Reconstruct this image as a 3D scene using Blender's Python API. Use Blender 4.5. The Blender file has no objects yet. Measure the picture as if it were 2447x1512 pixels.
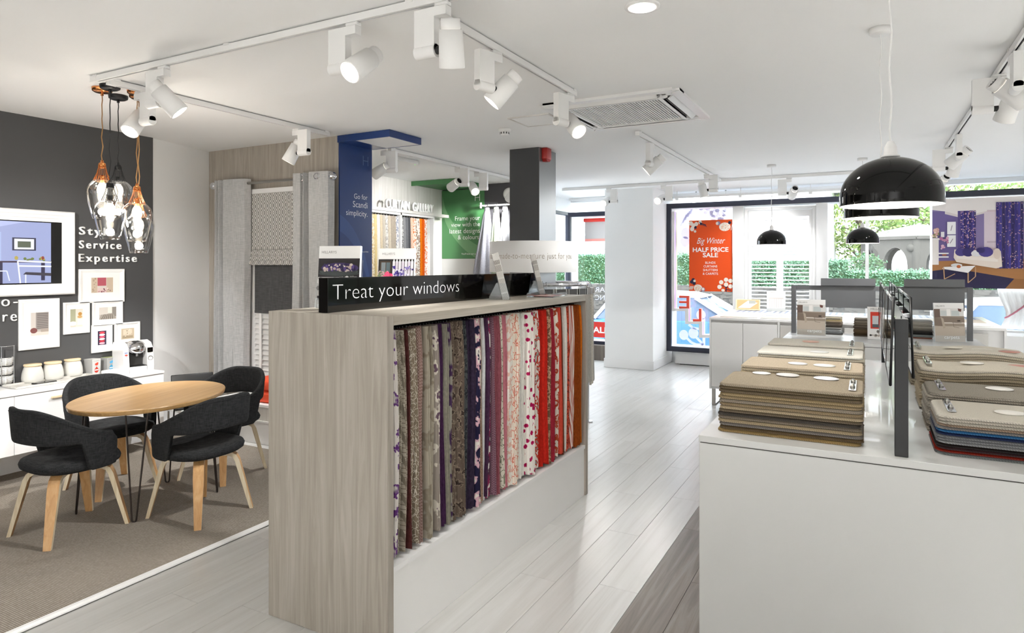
import bpy, bmesh, math, random
from mathutils import Vector, Matrix, Euler
random.seed(7)
S = bpy.context.scene
COL = S.collection
PI = math.pi
# ---------------------------------------------------------------- camera, world, exposure
EYE = 1.6
cam_d = bpy.data.cameras.new('camera'); cam = bpy.data.objects.new('camera', cam_d); COL.objects.link(cam)
cam.location = (0, 0, EYE); cam.rotation_euler = (PI/2, 0, math.radians(28.44))
cam_d.sensor_width = 36; cam_d.lens = 36*1569/2447; cam_d.shift_y = -124.5/2447; cam_d.clip_end = 300
S.camera = cam
S.view_settings.view_transform = 'Standard'; S.view_settings.look = 'None'
S.view_settings.gamma = 1; S.view_settings.use_curve_mapping = False
S.view_settings.exposure = 0.92
W = bpy.data.worlds.new('overcast_sky'); S.world = W; W.use_nodes = True
WN = W.node_tree.nodes['Background']; WN.inputs[0].default_value = (0.90, 0.95, 1.0, 1); WN.inputs[1].default_value = 4.2
SPOT_W = 36.0      # each track lamp
sun_d = bpy.data.lights.new('sun', 'SUN'); sun_d.energy = 2.2; sun_d.angle = 0.2; sun_d.color = (1, .96, .9)
sun = bpy.data.objects.new('sun', sun_d); COL.objects.link(sun); sun.rotation_euler = (math.radians(38), math.radians(12), math.radians(20))
YAWC = math.radians(28.44)
def ray(x, y):
    u = (x-1223.5)/1569; v = (631.5-y)/1569
    return Vector((math.cos(YAWC)*u-math.sin(YAWC), math.sin(YAWC)*u+math.cos(YAWC), v))
def at(x, y, X=None, Y=None, Z=None):
    r = ray(x, y)
    t = (Z-EYE)/r.z if Z is not None else (X/r.x if X is not None else Y/r.y)
    return Vector((0, 0, EYE))+r*t
# ---------------------------------------------------------------- colours and materials
def lin(c):
    if isinstance(c, str):
        c = [int(c[i:i+2], 16)/255 for i in (0, 2, 4)]
    return tuple((v/12.92 if v <= .04045 else ((v+.055)/1.055)**2.4) for v in c)
MATS = {}
def nodes(name):
    m = bpy.data.materials.new(name); m.use_nodes = True; MATS[name] = m
    nt = m.node_tree; return m, nt, nt.nodes['Principled BSDF']
def mat(name, c, rough=.5, metal=0., spec=.5, coat=0., emit=0., sheen=0., bump=0., bscale=200., var=0.):
    if name in MATS: return MATS[name]
    m, nt, b = nodes(name)
    col = lin(c)
    b.inputs['Base Color'].default_value = (*col, 1); b.inputs['Roughness'].default_value = rough
    b.inputs['Metallic'].default_value = metal; b.inputs['Specular IOR Level'].default_value = spec
    b.inputs['Coat Weight'].default_value = coat
    if sheen: b.inputs['Sheen Weight'].default_value = sheen
    if emit:
        b.inputs['Emission Color'].default_value = (*col, 1); b.inputs['Emission Strength'].default_value = emit
    if var or bump:
        tc = nt.nodes.new('ShaderNodeTexCoord'); nz = nt.nodes.new('ShaderNodeTexNoise')
        nz.inputs['Scale'].default_value = bscale; nz.inputs['Detail'].default_value = 4
        nt.links.new(tc.outputs['Object'], nz.inputs['Vector'])
        if var:
            mx = nt.nodes.new('ShaderNodeMix'); mx.data_type = 'RGBA'
            mx.inputs['A'].default_value = (*[v*(1-var) for v in col], 1); mx.inputs['B'].default_value = (*[min(1, v*(1+var)) for v in col], 1)
            nt.links.new(nz.outputs['Fac'], mx.inputs['Factor']); nt.links.new(mx.outputs['Result'], b.inputs['Base Color'])
        if bump:
            bp = nt.nodes.new('ShaderNodeBump'); bp.inputs['Strength'].default_value = bump; bp.inputs['Distance'].default_value = .002
            nt.links.new(nz.outputs['Fac'], bp.inputs['Height']); nt.links.new(bp.outputs['Normal'], b.inputs['Normal'])
    return m
def ramp(nt, stops):
    r = nt.nodes.new('ShaderNodeValToRGB')
    e = r.color_ramp.elements
    while len(e) < len(stops): e.new(.5)
    for k, (p, c) in enumerate(stops):
        e[k].position = p; e[k].color = (*lin(c), 1)
    return r
def woodmat(name, cols, stretch, rough=.45, axis=2, dist=1.2, rnd=.0, spec=.5, bump=.05):
    """grain running along the given object axis"""
    m, nt, b = nodes(name); N = nt.nodes; L = nt.links
    tc = N.new('ShaderNodeTexCoord'); mp = N.new('ShaderNodeMapping'); L.new(tc.outputs['Object'], mp.inputs['Vector'])
    sc = [stretch]*3; sc[axis] = stretch*.045; mp.inputs['Scale'].default_value = sc
    oi = N.new('ShaderNodeObjectInfo')
    if rnd:
        cb = N.new('ShaderNodeVectorMath'); cb.operation = 'SCALE'; cb.inputs[0].default_value = (31, 17, 23); L.new(oi.outputs['Random'], cb.inputs['Scale'])
        L.new(cb.outputs[0], mp.inputs['Location'])
    n1 = N.new('ShaderNodeTexNoise'); n1.inputs['Scale'].default_value = 1; n1.inputs['Detail'].default_value = 6; n1.inputs['Roughness'].default_value = .62; n1.inputs['Distortion'].default_value = dist
    L.new(mp.outputs[0], n1.inputs['Vector'])
    r = ramp(nt, [(.28, cols[0]), (.5, cols[1]), (.72, cols[2])]); L.new(n1.outputs['Fac'], r.inputs['Fac'])
    out = r.outputs['Color']
    if rnd:
        hs = N.new('ShaderNodeHueSaturation'); mr = N.new('ShaderNodeMapRange'); mr.inputs['To Min'].default_value = 1-rnd; mr.inputs['To Max'].default_value = 1+rnd*.6
        L.new(oi.outputs['Random'], mr.inputs['Value']); L.new(mr.outputs[0], hs.inputs['Value']); L.new(out, hs.inputs['Color']); out = hs.outputs[0]
    L.new(out, b.inputs['Base Color'])
    b.inputs['Roughness'].default_value = rough; b.inputs['Specular IOR Level'].default_value = spec
    if bump:
        bp = N.new('ShaderNodeBump'); bp.inputs['Strength'].default_value = bump; bp.inputs['Distance'].default_value = .002
        L.new(n1.outputs['Fac'], bp.inputs['Height']); L.new(bp.outputs['Normal'], b.inputs['Normal'])
    return m
def glassmat(name, tint=(1, 1, 1), refl=1.0, rough=0.0, ior=1.45):
    m = bpy.data.materials.new(name); m.use_nodes = True; MATS[name] = m; nt = m.node_tree; N = nt.nodes; L = nt.links
    N.remove(N['Principled BSDF']); o = N['Material Output']
    t = N.new('ShaderNodeBsdfTransparent'); t.inputs[0].default_value = (*tint, 1)
    g = N.new('ShaderNodeBsdfGlossy'); g.inputs['Roughness'].default_value = rough
    f = N.new('ShaderNodeLayerWeight'); f.inputs['Blend'].default_value = .5
    pw = N.new('ShaderNodeMath'); pw.operation = 'POWER'; pw.inputs[1].default_value = 4; L.new(f.outputs['Facing'], pw.inputs[0])
    ad = N.new('ShaderNodeMath'); ad.operation = 'MULTIPLY_ADD'; ad.inputs[1].default_value = .8; ad.inputs[2].default_value = ((ior-1)/(ior+1))**2; L.new(pw.outputs[0], ad.inputs[0])
    mu = N.new('ShaderNodeMath'); mu.operation = 'MULTIPLY'; mu.inputs[1].default_value = refl; mu.use_clamp = True; L.new(ad.outputs[0], mu.inputs[0])
    mx = N.new('ShaderNodeMixShader'); L.new(mu.outputs[0], mx.inputs[0]); L.new(t.outputs[0], mx.inputs[1]); L.new(g.outputs[0], mx.inputs[2]); L.new(mx.outputs[0], o.inputs[0])
    return m
def vcol(name, rough=.5, emit=0., spec=.3, coat=0.):
    m, nt, b = nodes(name); a = nt.nodes.new('ShaderNodeVertexColor'); a.layer_name = 'Print'
    nt.links.new(a.outputs[0], b.inputs['Base Color']); b.inputs['Roughness'].default_value = rough; b.inputs['Specular IOR Level'].default_value = spec; b.inputs['Coat Weight'].default_value = coat
    if emit:
        nt.links.new(a.outputs[0], b.inputs['Emission Color']); b.inputs['Emission Strength'].default_value = emit
        nt.links.remove(b.inputs['Base Color'].links[0]); b.inputs['Base Color'].default_value = (.02, .02, .025, 1)
    return m
def pattern(name, kind, base, ink, ink2=None, scale=14., rough=.85):
    """woven or printed cloth"""
    m, nt, b = nodes(name); N = nt.nodes; L = nt.links
    tc = N.new('ShaderNodeTexCoord'); b.inputs['Roughness'].default_value = rough; b.inputs['Specular IOR Level'].default_value = .15
    mp = N.new('ShaderNodeMapping'); L.new(tc.outputs['Object'], mp.inputs['Vector'])
    rr = random.uniform(0, 9); mp.inputs['Location'].default_value = (rr, rr*1.7, rr*2.3)
    nz = N.new('ShaderNodeTexNoise'); nz.inputs['Scale'].default_value = scale; nz.inputs['Detail'].default_value = 2.5
    if kind == 'plain':
        nz.inputs['Scale'].default_value = 60; mp.inputs['Scale'].default_value = (1, 6, 1)
        L.new(mp.outputs[0], nz.inputs['Vector']); r = ramp(nt, [(.3, ink), (.7, base)]); L.new(nz.outputs['Fac'], r.inputs['Fac'])
    elif kind == 'floral':
        L.new(mp.outputs[0], nz.inputs['Vector'])
        st = [(.50, base), (.525, ink), (.58, ink)]
        if ink2: st += [(.60, ink2), (.66, ink2)]
        st += [(.69, base)]
        r = ramp(nt, st); L.new(nz.outputs['Fac'], r.inputs['Fac'])
    elif kind == 'leaf':
        v = N.new('ShaderNodeTexVoronoi'); v.feature = 'DISTANCE_TO_EDGE'; v.inputs['Scale'].default_value = scale*3.2
        mp.inputs['Rotation'].default_value = (.6, .3, .2); mp.inputs['Scale'].default_value = (1, 1.9, .8)
        L.new(mp.outputs[0], v.inputs['Vector']); r = ramp(nt, [(.035, ink), (.06, base)]); L.new(v.outputs['Distance'], r.inputs['Fac'])
    elif kind == 'blossom':
        v = N.new('ShaderNodeTexVoronoi'); v.inputs['Scale'].default_value = scale; L.new(mp.outputs[0], v.inputs['Vector'])
        r = ramp(nt, [(.22, ink), (.34, ink2 or ink), (.37, base)]); L.new(v.outputs['Distance'], r.inputs['Fac'])
    elif kind == 'check':
        w = N.new('ShaderNodeTexChecker'); w.inputs['Scale'].default_value = scale*9; w.inputs['Color1'].default_value = (*lin(base), 1); w.inputs['Color2'].default_value = (*lin(ink), 1)
        L.new(mp.outputs[0], w.inputs['Vector']); L.new(w.outputs['Color'], b.inputs['Base Color']); return m
    elif kind == 'stripe':
        w = N.new('ShaderNodeTexWave'); w.bands_direction = 'Y'; w.inputs['Scale'].default_value = scale*3; mp.inputs['Scale'].default_value = (1, 1, .05)
        L.new(mp.outputs[0], w.inputs['Vector']); r = ramp(nt, [(.45, base), (.55, ink)]); L.new(w.outputs['Fac'], r.inputs['Fac'])
    elif kind == 'basket':
        w = N.new('ShaderNodeTexBrick'); w.inputs['Scale'].default_value = scale; w.inputs['Color1'].default_value = (*lin(base), 1); w.inputs['Color2'].default_value = (*lin(ink2 or base), 1); w.inputs['Mortar'].default_value = (*lin(ink), 1)
        mp.inputs['Rotation'].default_value = (0, PI/2, .1); w.inputs['Mortar Size'].default_value = .05
        L.new(mp.outputs[0], w.inputs['Vector']); L.new(w.outputs['Color'], b.inputs['Base Color']); return m
    L.new(r.outputs['Color'], b.inputs['Base Color'])
    return m
def carpetmat(name, c, c2=None, sc=420):
    m, nt, b = nodes(name); N = nt.nodes; L = nt.links
    tc = N.new('ShaderNodeTexCoord'); nz = N.new('ShaderNodeTexNoise'); nz.inputs['Scale'].default_value = sc; nz.inputs['Detail'].default_value = 3
    L.new(tc.outputs['Object'], nz.inputs['Vector'])
    k = lin(c); c2 = lin(c2) if c2 else tuple(v*.62 for v in k)
    r = N.new('ShaderNodeValToRGB'); r.color_ramp.elements[0].position = .34; r.color_ramp.elements[0].color = (*c2, 1); r.color_ramp.elements[1].position = .6; r.color_ramp.elements[1].color = (*k, 1)
    L.new(nz.outputs['Fac'], r.inputs['Fac']); L.new(r.outputs[0], b.inputs['Base Color'])
    bp = N.new('ShaderNodeBump'); bp.inputs['Strength'].default_value = .6; bp.inputs['Distance'].default_value = .003; L.new(nz.outputs['Fac'], bp.inputs['Height']); L.new(bp.outputs[0], b.inputs['Normal'])
    b.inputs['Roughness'].default_value = 1; b.inputs['Specular IOR Level'].default_value = .05
    return m
# ---------------------------------------------------------------- mesh builder
class MB:
    def __init__(s): s.v = []; s.f = []; s.mi = []; s.sm = []; s.fc = []
    def add(s, vs, fs, m=0, smooth=False, M=None, c=None):
        o = len(s.v)
        s.v += [tuple(M @ Vector(p)) if M else tuple(p) for p in vs]
        for f in fs:
            s.f.append([i+o for i in f]); s.mi.append(m); s.sm.append(smooth); s.fc.append(c)
        return s
    def box(s, x0, y0, z0, x1, y1, z1, m=0, M=None, c=None):
        vs = [(x, y, z) for z in (z0, z1) for y in (y0, y1) for x in (x0, x1)]
        return s.add(vs, [(0, 2, 3, 1), (4, 5, 7, 6), (0, 1, 5, 4), (2, 6, 7, 3), (0, 4, 6, 2), (1, 3, 7, 5)], m, False, M, c)
    def rbox(s, x0, y0, z0, x1, y1, z1, r=.005, seg=2, m=0, M=None):
        bm = bmesh.new(); bmesh.ops.create_cube(bm, size=1)
        for v in bm.verts: v.co = Vector(((x0+x1)/2+v.co.x*(x1-x0), (y0+y1)/2+v.co.y*(y1-y0), (z0+z1)/2+v.co.z*(z1-z0)))
        bmesh.ops.bevel(bm, geom=bm.edges[:], offset=r, segments=seg, profile=.5, affect='EDGES')
        bm.verts.index_update()
        s.add([v.co.copy() for v in bm.verts], [[v.index for v in f.verts] for f in bm.faces], m, seg > 1, M); bm.free(); return s
    def cyl(s, p0, p1, r0, r1=None, n=16, caps=True, m=0, M=None):
        r1 = r0 if r1 is None else r1; p0 = Vector(p0); p1 = Vector(p1); d = (p1-p0).normalized()
        a = d.orthogonal().normalized(); b = d.cross(a); vs = []
        for p, r in ((p0, r0), (p1, r1)):
            vs += [p+(a*math.cos(2*PI*k/n)+b*math.sin(2*PI*k/n))*r for k in range(n)]
        s.add(vs, [(k, (k+1) % n, n+(k+1) % n, n+k) for k in range(n)], m, True, M)
        if caps:
            s.add(vs[:n], [list(range(n))[::-1]], m, False, M); s.add(vs[n:], [list(range(n))], m, False, M)
        return s
    def tube(s, pts, r, n=8, m=0, M=None, closed=False):
        pts = [Vector(p) for p in pts]; vs = []; N = len(pts); up = None
        for i, p in enumerate(pts):
            a = pts[(i-1) % N] if (closed or i > 0) else p; b = pts[(i+1) % N] if (closed or i < N-1) else p
            d = (b-a).normalized()
            if up is None: up = d.orthogonal().normalized()
            up = (up-d*up.dot(d)); up = up.normalized() if up.length > 1e-6 else d.orthogonal().normalized()
            w = d.cross(up); rr = r[i] if isinstance(r, (list, tuple)) else r
            vs += [p+(up*math.cos(2*PI*k/n)+w*math.sin(2*PI*k/n))*rr for k in range(n)]
        fs = []
        for i in range(N if closed else N-1):
            j = (i+1) % N
            fs += [(i*n+k, i*n+(k+1) % n, j*n+(k+1) % n, j*n+k) for k in range(n)]
        s.add(vs, fs, m, True, M)
        if not closed:
            s.add(vs[:n], [list(range(n))[::-1]], m, False, M); s.add(vs[-n:], [list(range(n))], m, False, M)
        return s
    def lathe(s, prof, n=32, m=0, M=None, smooth=True):
        vs = []; idx = []
        for r, z in prof:
            if r < 1e-6: idx.append([len(vs)]); vs.append((0, 0, z))
            else:
                idx.append(list(range(len(vs), len(vs)+n))); vs += [(r*math.cos(2*PI*k/n), r*math.sin(2*PI*k/n), z) for k in range(n)]
        fs = []
        for a, b in zip(idx, idx[1:]):
            for k in range(n):
                q = [a[k % len(a)], a[(k+1) % len(a)], b[(k+1) % len(b)], b[k % len(b)]]
                o = []
                for i in q:
                    if i not in o: o.append(i)
                if len(o) > 2: fs.append(o)
        return s.add(vs, fs, m, smooth, M)
    def prism(s, poly, t0, t1, ax='z', m=0, M=None, smooth=False, c=None):
        """polygon extruded along an axis; poly in the two other axes (order xy, xz, yz)"""
        def P(a, b, t): return (a, b, t) if ax == 'z' else ((a, t, b) if ax == 'y' else (t, a, b))
        n = len(poly); vs = [P(a, b, t0) for a, b in poly]+[P(a, b, t1) for a, b in poly]
        s.add(vs, [list(range(n))[::-1], list(range(n, 2*n))], m, False, M, c)
        s.add(vs, [(k, (k+1) % n, n+(k+1) % n, n+k) for k in range(n)], m, smooth, M, c); return s
    def grid(s, fn, nu, nv, m=0, M=None, smooth=True, cu=False):
        vs = [fn(i/nu, j/nv) for i in range(nu+(0 if cu else 1)) for j in range(nv+1)]; fs = []
        for i in range(nu):
            i2 = (i+1) % nu if cu else i+1
            fs += [(i*(nv+1)+j, i2*(nv+1)+j, i2*(nv+1)+j+1, i*(nv+1)+j+1) for j in range(nv)]
        return s.add(vs, fs, m, smooth, M)
    def build(s, name, mats, parent=None, loc=None, rot=None):
        me = bpy.data.meshes.new(name); me.from_pydata(s.v, [], s.f)
        if not isinstance(mats, (list, tuple)): mats = [mats]
        for k in mats: me.materials.append(MATS[k] if isinstance(k, str) else k)
        me.polygons.foreach_set('material_index', s.mi); me.polygons.foreach_set('use_smooth', s.sm)
        if any(c is not None for c in s.fc):
            at_ = me.color_attributes.new('Print', 'FLOAT_COLOR', 'CORNER')
            buf = []
            for p, c in zip(me.polygons, s.fc):
                k = lin(c) if c is not None else (1, 1, 1)
                buf += [*k, 1]*p.loop_total
            at_.data.foreach_set('color', buf)
        me.validate(clean_customdata=False)
        bm = bmesh.new(); bm.from_mesh(me); bmesh.ops.recalc_face_normals(bm, faces=bm.faces[:]); bm.to_mesh(me); bm.free()
        me.update()
        return link(name, me, parent, loc, rot)
def link(name, me, parent=None, loc=None, rot=None):
    o = bpy.data.objects.new(name, me); COL.objects.link(o)
    if parent: o.parent = parent
    if loc is not None: o.location = loc
    if rot is not None: o.rotation_euler = rot
    return o
def tag(o, label=None, cat=None, group=None, kind=None):
    if label: o['label'] = label
    if cat: o['category'] = cat
    if group: o['group'] = group
    if kind: o['kind'] = kind
    return o
def thing(name, label, cat, loc=(0, 0, 0), rz=0, group=None):
    o = bpy.data.objects.new(name, None); o.empty_display_size = .05; COL.objects.link(o)
    o.location = loc; o.rotation_euler = (0, 0, rz)
    return tag(o, label, cat, group)
def copy_tree(o, parent=None):
    c = o.copy(); COL.objects.link(c); c.parent = parent
    for ch in list(o.children): copy_tree(ch, c)
    return c
def fuse(o):  # a little weld so flat and round faces shade as one surface
    return o
_dg = None
def textmesh(body, size=1., align='LEFT', extrude=0., offset=0., spacing=1., line=1.):
    cu = bpy.data.curves.new('txt', 'FONT'); cu.body = body; cu.size = size; cu.align_x = align; cu.extrude = extrude; cu.offset = offset
    cu.space_character = spacing; cu.space_line = line; cu.resolution_u = 3
    o = bpy.data.objects.new('txt', cu); COL.objects.link(o)
    dg = bpy.context.evaluated_depsgraph_get(); me = bpy.data.meshes.new_from_object(o.evaluated_get(dg))
    bpy.data.objects.remove(o); bpy.data.curves.remove(cu); return me
def text(name, body, m, M, width=None, height=None, align='LEFT', extrude=0., offset=0., parent=None, spacing=1., line=1., cap=None):
    """letters as a mesh; M maps text plane (x right, y up, z out) to the parent space; scaled to fit width / height"""
    me = textmesh(body, 1., align, 0, offset, spacing, line)
    xs = [v.co.x for v in me.vertices]; ys = [v.co.y for v in me.vertices]
    sx = width/(max(xs)-min(xs)) if width else None; sy = height/(max(ys)-min(ys)) if height else None
    if cap: sy = cap/.70
    sx = sx or sy; sy = sy or sx
    ox = {'LEFT': min(xs), 'CENTER': (min(xs)+max(xs))/2, 'RIGHT': max(xs)}[align]
    for v in me.vertices: v.co = Vector(((v.co.x-ox)*sx, v.co.y*sy, 0))
    if extrude:
        bm = bmesh.new(); bm.from_mesh(me)
        r = bmesh.ops.extrude_face_region(bm, geom=bm.faces[:])
        for g in r['geom']:
            if isinstance(g, bmesh.types.BMVert): g.co.z += extrude
        bmesh.ops.recalc_face_normals(bm, faces=bm.faces[:]); bm.to_mesh(me); bm.free()
    me.materials.append(MATS[m] if isinstance(m, str) else m)
    words = body.split()
    out = None
    for m2 in cut_words(me, len(words)): m2.name = name; m2.transform(M); out = link(name, m2, parent)
    return out
def cut_words(me, n):
    if n < 2: return [me]
    # one part per word: cut the letters apart at the widest gaps
    bm = bmesh.new(); bm.from_mesh(me); seen = {}; comps = []
    for v in bm.verts:
        if v.index in seen: continue
        st_ = [v]; seen[v.index] = len(comps); ids = []
        while st_:
            q = st_.pop(); ids.append(q.index)
            for e in q.link_edges:
                w = e.other_vert(q)
                if w.index not in seen: seen[w.index] = len(comps); st_.append(w)
        xs = [me.vertices[i].co.x for i in ids]; comps.append([min(xs), max(xs), ids])
    bm.free(); comps.sort(); gaps = []; hi = comps[0][1]
    for i in range(1, len(comps)):
        gaps.append((comps[i][0]-hi, i)); hi = max(hi, comps[i][1])
    cuts = sorted(i for g, i in sorted(gaps, reverse=True)[:n-1]); res = []
    for a, b_ in zip([0]+cuts, cuts+[len(comps)]):
        keep = set(i for c in comps[a:b_] for i in c[2])
        m2 = me.copy(); bm = bmesh.new(); bm.from_mesh(m2)
        bmesh.ops.delete(bm, geom=[v for v in bm.verts if v.index not in keep], context='VERTS'); bm.to_mesh(m2); bm.free(); res.append(m2)
    bpy.data.meshes.remove(me); return res
def plane_M(o, right, up):
    r = Vector(right).normalized(); u = Vector(up).normalized(); n = r.cross(u)
    return Matrix(((r.x, u.x, n.x, o[0]), (r.y, u.y, n.y, o[1]), (r.z, u.z, n.z, o[2]), (0, 0, 0, 1)))
class PIC:
    """flat print: coloured polygons laid on a plane, unit coordinates 0..1 with y up"""
    def __init__(s, w, h, bg='ffffff'): s.w = w; s.h = h; s.b = MB(); s.k = 0; s.rect(0, 0, 1, 1, bg)
    def poly(s, pts, c):
        s.k += 1; z = s.k*.00006
        s.b.add([(x*s.w, y*s.h, z) for x, y in pts], [list(range(len(pts)))], 0, False, None, c); return s
    def rect(s, x0, y0, x1, y1, c): return s.poly([(x0, y0), (x1, y0), (x1, y1), (x0, y1)], c)
    def oval(s, x, y, rx, ry, c, n=14, a0=0): return s.poly([(x+rx*math.cos(a0+2*PI*k/n), y+ry*math.sin(a0+2*PI*k/n)) for k in range(n)], c)
    def line(s, pts, w, c):
        for (x0, y0), (x1, y1) in zip(pts, pts[1:]):
            dx = (x1-x0)*s.w; dy = (y1-y0)*s.h; l = math.hypot(dx, dy) or 1; nx = -dy/l*w/2/s.w; ny = dx/l*w/2/s.h
            s.poly([(x0+nx, y0+ny), (x0-nx, y0-ny), (x1-nx, y1-ny), (x1+nx, y1+ny)], c)
        return s
    def specks(s, x0, y0, x1, y1, n, r, cols, rs=None):
        rs = rs or random.Random(3)
        for k in range(n):
            q = r*rs.uniform(.5, 1.2); s.oval(rs.uniform(x0, x1), rs.uniform(y0, y1), q/s.w, q/s.h*rs.uniform(.6, 1.3), rs.choice(cols), 6, rs.random()*3)
        return s
    def build(s, name, m, M, parent=None):
        o = s.b.build(name, m, parent); o.data.transform(M); return o
# ---------------------------------------------------------------- the palette
mat('ceiling_paint', 'f3f3f2', .9, bump=.0); mat('wall_paint', 'f2f2f1', .8); mat('trim_paint', 'f2f1f0', .45)
mat('grey_paint', '4a4a4b', .75, var=.04, bscale=3); mat('dark_paint', '47464a', .7)
mat('column_dark', '3f4042', .6); mat('white_lacquer', 'f4f3f2', .3, coat=.2); mat('island_white', 'd2d2d0', .35, coat=.2); mat('white_matte', 'f1f0ee', .55); mat('white_metal', 'efeeec', .38)
mat('greige', 'd8d5d0', .5); mat('letter_white', 'fbfbf9', .4); mat('frame_white', 'f6f5f3', .4)
mat('navy_frame', '262a3a', .4); mat('black_gloss', '0f0d0b', .05, spec=.45); mat('dome_black', '060606', .05, spec=.3); mat('black_metal', '17181a', .35); mat('black_plastic', '141414', .45); mat('void', '0c0b0b', .8)
mat('graphite', '6a6b6d', .5); mat('dark_groove', '3c3935', .7)
mat('chrome', 'd9d9dc', .12, 1.); mat('steel', 'a9a7a2', .3, 1.); mat('copper', 'e0955a', .16, 1.); mat('copper_cord', 'a87d4c', .7); mat('iron', '4a4340', .42, .8)
mat('ceramic', 'd3d2cc', .2, coat=.4, var=.05, bscale=30); mat('ceramic_foot', 'e6e4de', .25, coat=.3); mat('pale_wood', 'e3cda8', .45)
mat('red_box', 'a3221b', .4); mat('sale_red', 'd9362b', .5); mat('coral', 'f0553f', .5); mat('coral_pale', 'f9a79c', .5); mat('orange_bag', 'f0542c', .55)
mat('sale_orange', 'e8531b', .45); mat('poster_navy', '2c2a4a', .5); mat('poster_cream', 'f3e7db', .5); mat('poster_grey', '9a92a8', .5)
mat('bulb_glow', 'fff0da', .4, emit=2.6); mat('lens_glow', 'fff6e8', .4, emit=22.); mat('flare_glow', 'fff8ee', .4, emit=80.); mat('tube_glow', 'f4f7ff', .4, emit=4.)
mat('paper', 'f4f3f0', .6); mat('page_grey', 'b9b4ad', .7); mat('logo_grey', '8b8784', .6); mat('brushed', '8e8f8f', .34, .7, bump=.15, bscale=120)
mat('sign_white', 'e9eaec', .5); mat('ring_ink', 'b8aa9a', .6)
vcol('print', .45); vcol('print_matte', .8); vcol('screen', .3, .62, .4)
glassmat('window_glass', (.97, .99, 1), .9); glassmat('acrylic', (.93, .945, .95), 1.6, .03, 1.5); glassmat('lamp_glass', (.985, .985, .98), 1.7, .0, 1.5); glassmat('tile_glass', (.72, .8, .76), 2.5, .03, 1.6)
woodmat('grey_oak', ('948c80', 'a69e93', 'b5aea4'), 34, .5, 2, 1.0)
woodmat('grey_oak_lit_top', ('9c9486', 'aca497', 'b8b1a4'), 34, .42, 1, 1.0)  # grain lengthwise; light falling on the unit top is put into this paler tone
woodmat('pale_laminate', ('c9c6c0', 'd6d3ce', 'dfddd9'), 30, .5, 2, 1.0)
woodmat('white_plank', ('c8c6c2', 'd3d2cf', 'dad9d7'), 14, .30, 1, 1.6, .045, .5)
woodmat('dark_plank', ('5c524a', '7a6f66', '8f8880'), 20, .4, 1, 1.2, .22)
woodmat('dark_wood', ('4c443d', '665c53', '7a7168'), 24, .45, 2, 1.0)
woodmat('table_oak', ('a27c4a', 'b6905c', 'c2a172'), 15, .32, 1, 1.8)
woodmat('ply_face', ('c08f57', 'd1a26b', 'dcb480'), 40, .4, 2, .8)
woodmat('ply_edge', ('d2bd98', 'e2d2b3', 'ecdfc6'), 60, .45, 2, .5)
def rug_material():
    m, nt, b = nodes('woven_rug'); N = nt.nodes; L = nt.links
    tc = N.new('ShaderNodeTexCoord'); mp = N.new('ShaderNodeMapping'); mp.inputs['Scale'].default_value = (135, 105, 1); L.new(tc.outputs['Object'], mp.inputs[0])
    w = N.new('ShaderNodeTexBrick'); w.inputs['Scale'].default_value = 1; w.inputs['Mortar Size'].default_value = .16; w.inputs['Mortar Smooth'].default_value = .6; w.inputs['Brick Width'].default_value = 1; w.inputs['Row Height'].default_value = 1
    w.inputs['Color1'].default_value = (*lin('b0a79c'), 1); w.inputs['Color2'].default_value = (*lin('9c9388'), 1); w.inputs['Mortar'].default_value = (*lin('6c645b'), 1)
    L.new(mp.outputs[0], w.inputs['Vector']); L.new(w.outputs['Color'], b.inputs['Base Color'])
    bp = N.new('ShaderNodeBump'); bp.invert = True; bp.inputs['Strength'].default_value = .5; bp.inputs['Distance'].default_value = .002; L.new(w.outputs['Fac'], bp.inputs['Height']); L.new(bp.outputs[0], b.inputs['Normal'])
    b.inputs['Roughness'].default_value = .95; b.inputs['Specular IOR Level'].default_value = .1
rug_material()
def weave_material(name, a, bcol, sc=260):
    m, nt, b = nodes(name); N = nt.nodes; L = nt.links
    tc = N.new('ShaderNodeTexCoord'); outs = []
    for s3 in ((sc, sc, sc*.06), (sc*.1, sc*.1, sc)):
        mp = N.new('ShaderNodeMapping'); mp.inputs['Scale'].default_value = s3; L.new(tc.outputs['Object'], mp.inputs[0])
        nz = N.new('ShaderNodeTexNoise'); nz.inputs['Scale'].default_value = 1; nz.inputs['Detail'].default_value = 2; L.new(mp.outputs[0], nz.inputs['Vector']); outs.append(nz.outputs['Fac'])
    ad = N.new('ShaderNodeMath'); ad.operation = 'ADD'; L.new(outs[0], ad.inputs[0]); L.new(outs[1], ad.inputs[1])
    hf = N.new('ShaderNodeMath'); hf.operation = 'MULTIPLY'; hf.inputs[1].default_value = .5; L.new(ad.outputs[0], hf.inputs[0])
    r = ramp(nt, [(.36, a), (.64, bcol)]); L.new(hf.outputs[0], r.inputs['Fac']); L.new(r.outputs[0], b.inputs['Base Color'])
    bp = N.new('ShaderNodeBump'); bp.inputs['Strength'].default_value = .25; bp.inputs['Distance'].default_value = .001; L.new(hf.outputs[0], bp.inputs['Height']); L.new(bp.outputs[0], b.inputs['Normal'])
    b.inputs['Roughness'].default_value = .95; b.inputs['Specular IOR Level'].default_value = .12
weave_material('charcoal_cloth', '222223', '393a3b', 300)
weave_material('silver_cloth', 'a8a8a8', 'c2c2c1', 200)
weave_material('dark_blind', '4b4b4c', '606061', 120)
# ================================================================ the room
ZC = 2.76
def struct(name, b, m, parent=None):
    o = b.build(name, m, parent); o['kind'] = 'structure'; return o
struct('ceiling', MB().box(-6.2, -2.4, ZC, 2.9, 11.0, ZC+.12), 'ceiling_paint')
floor = struct('floor', MB().box(-6.2, -2.4, -.3, 2.9, 11.0, -.006), 'white_plank')
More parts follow.
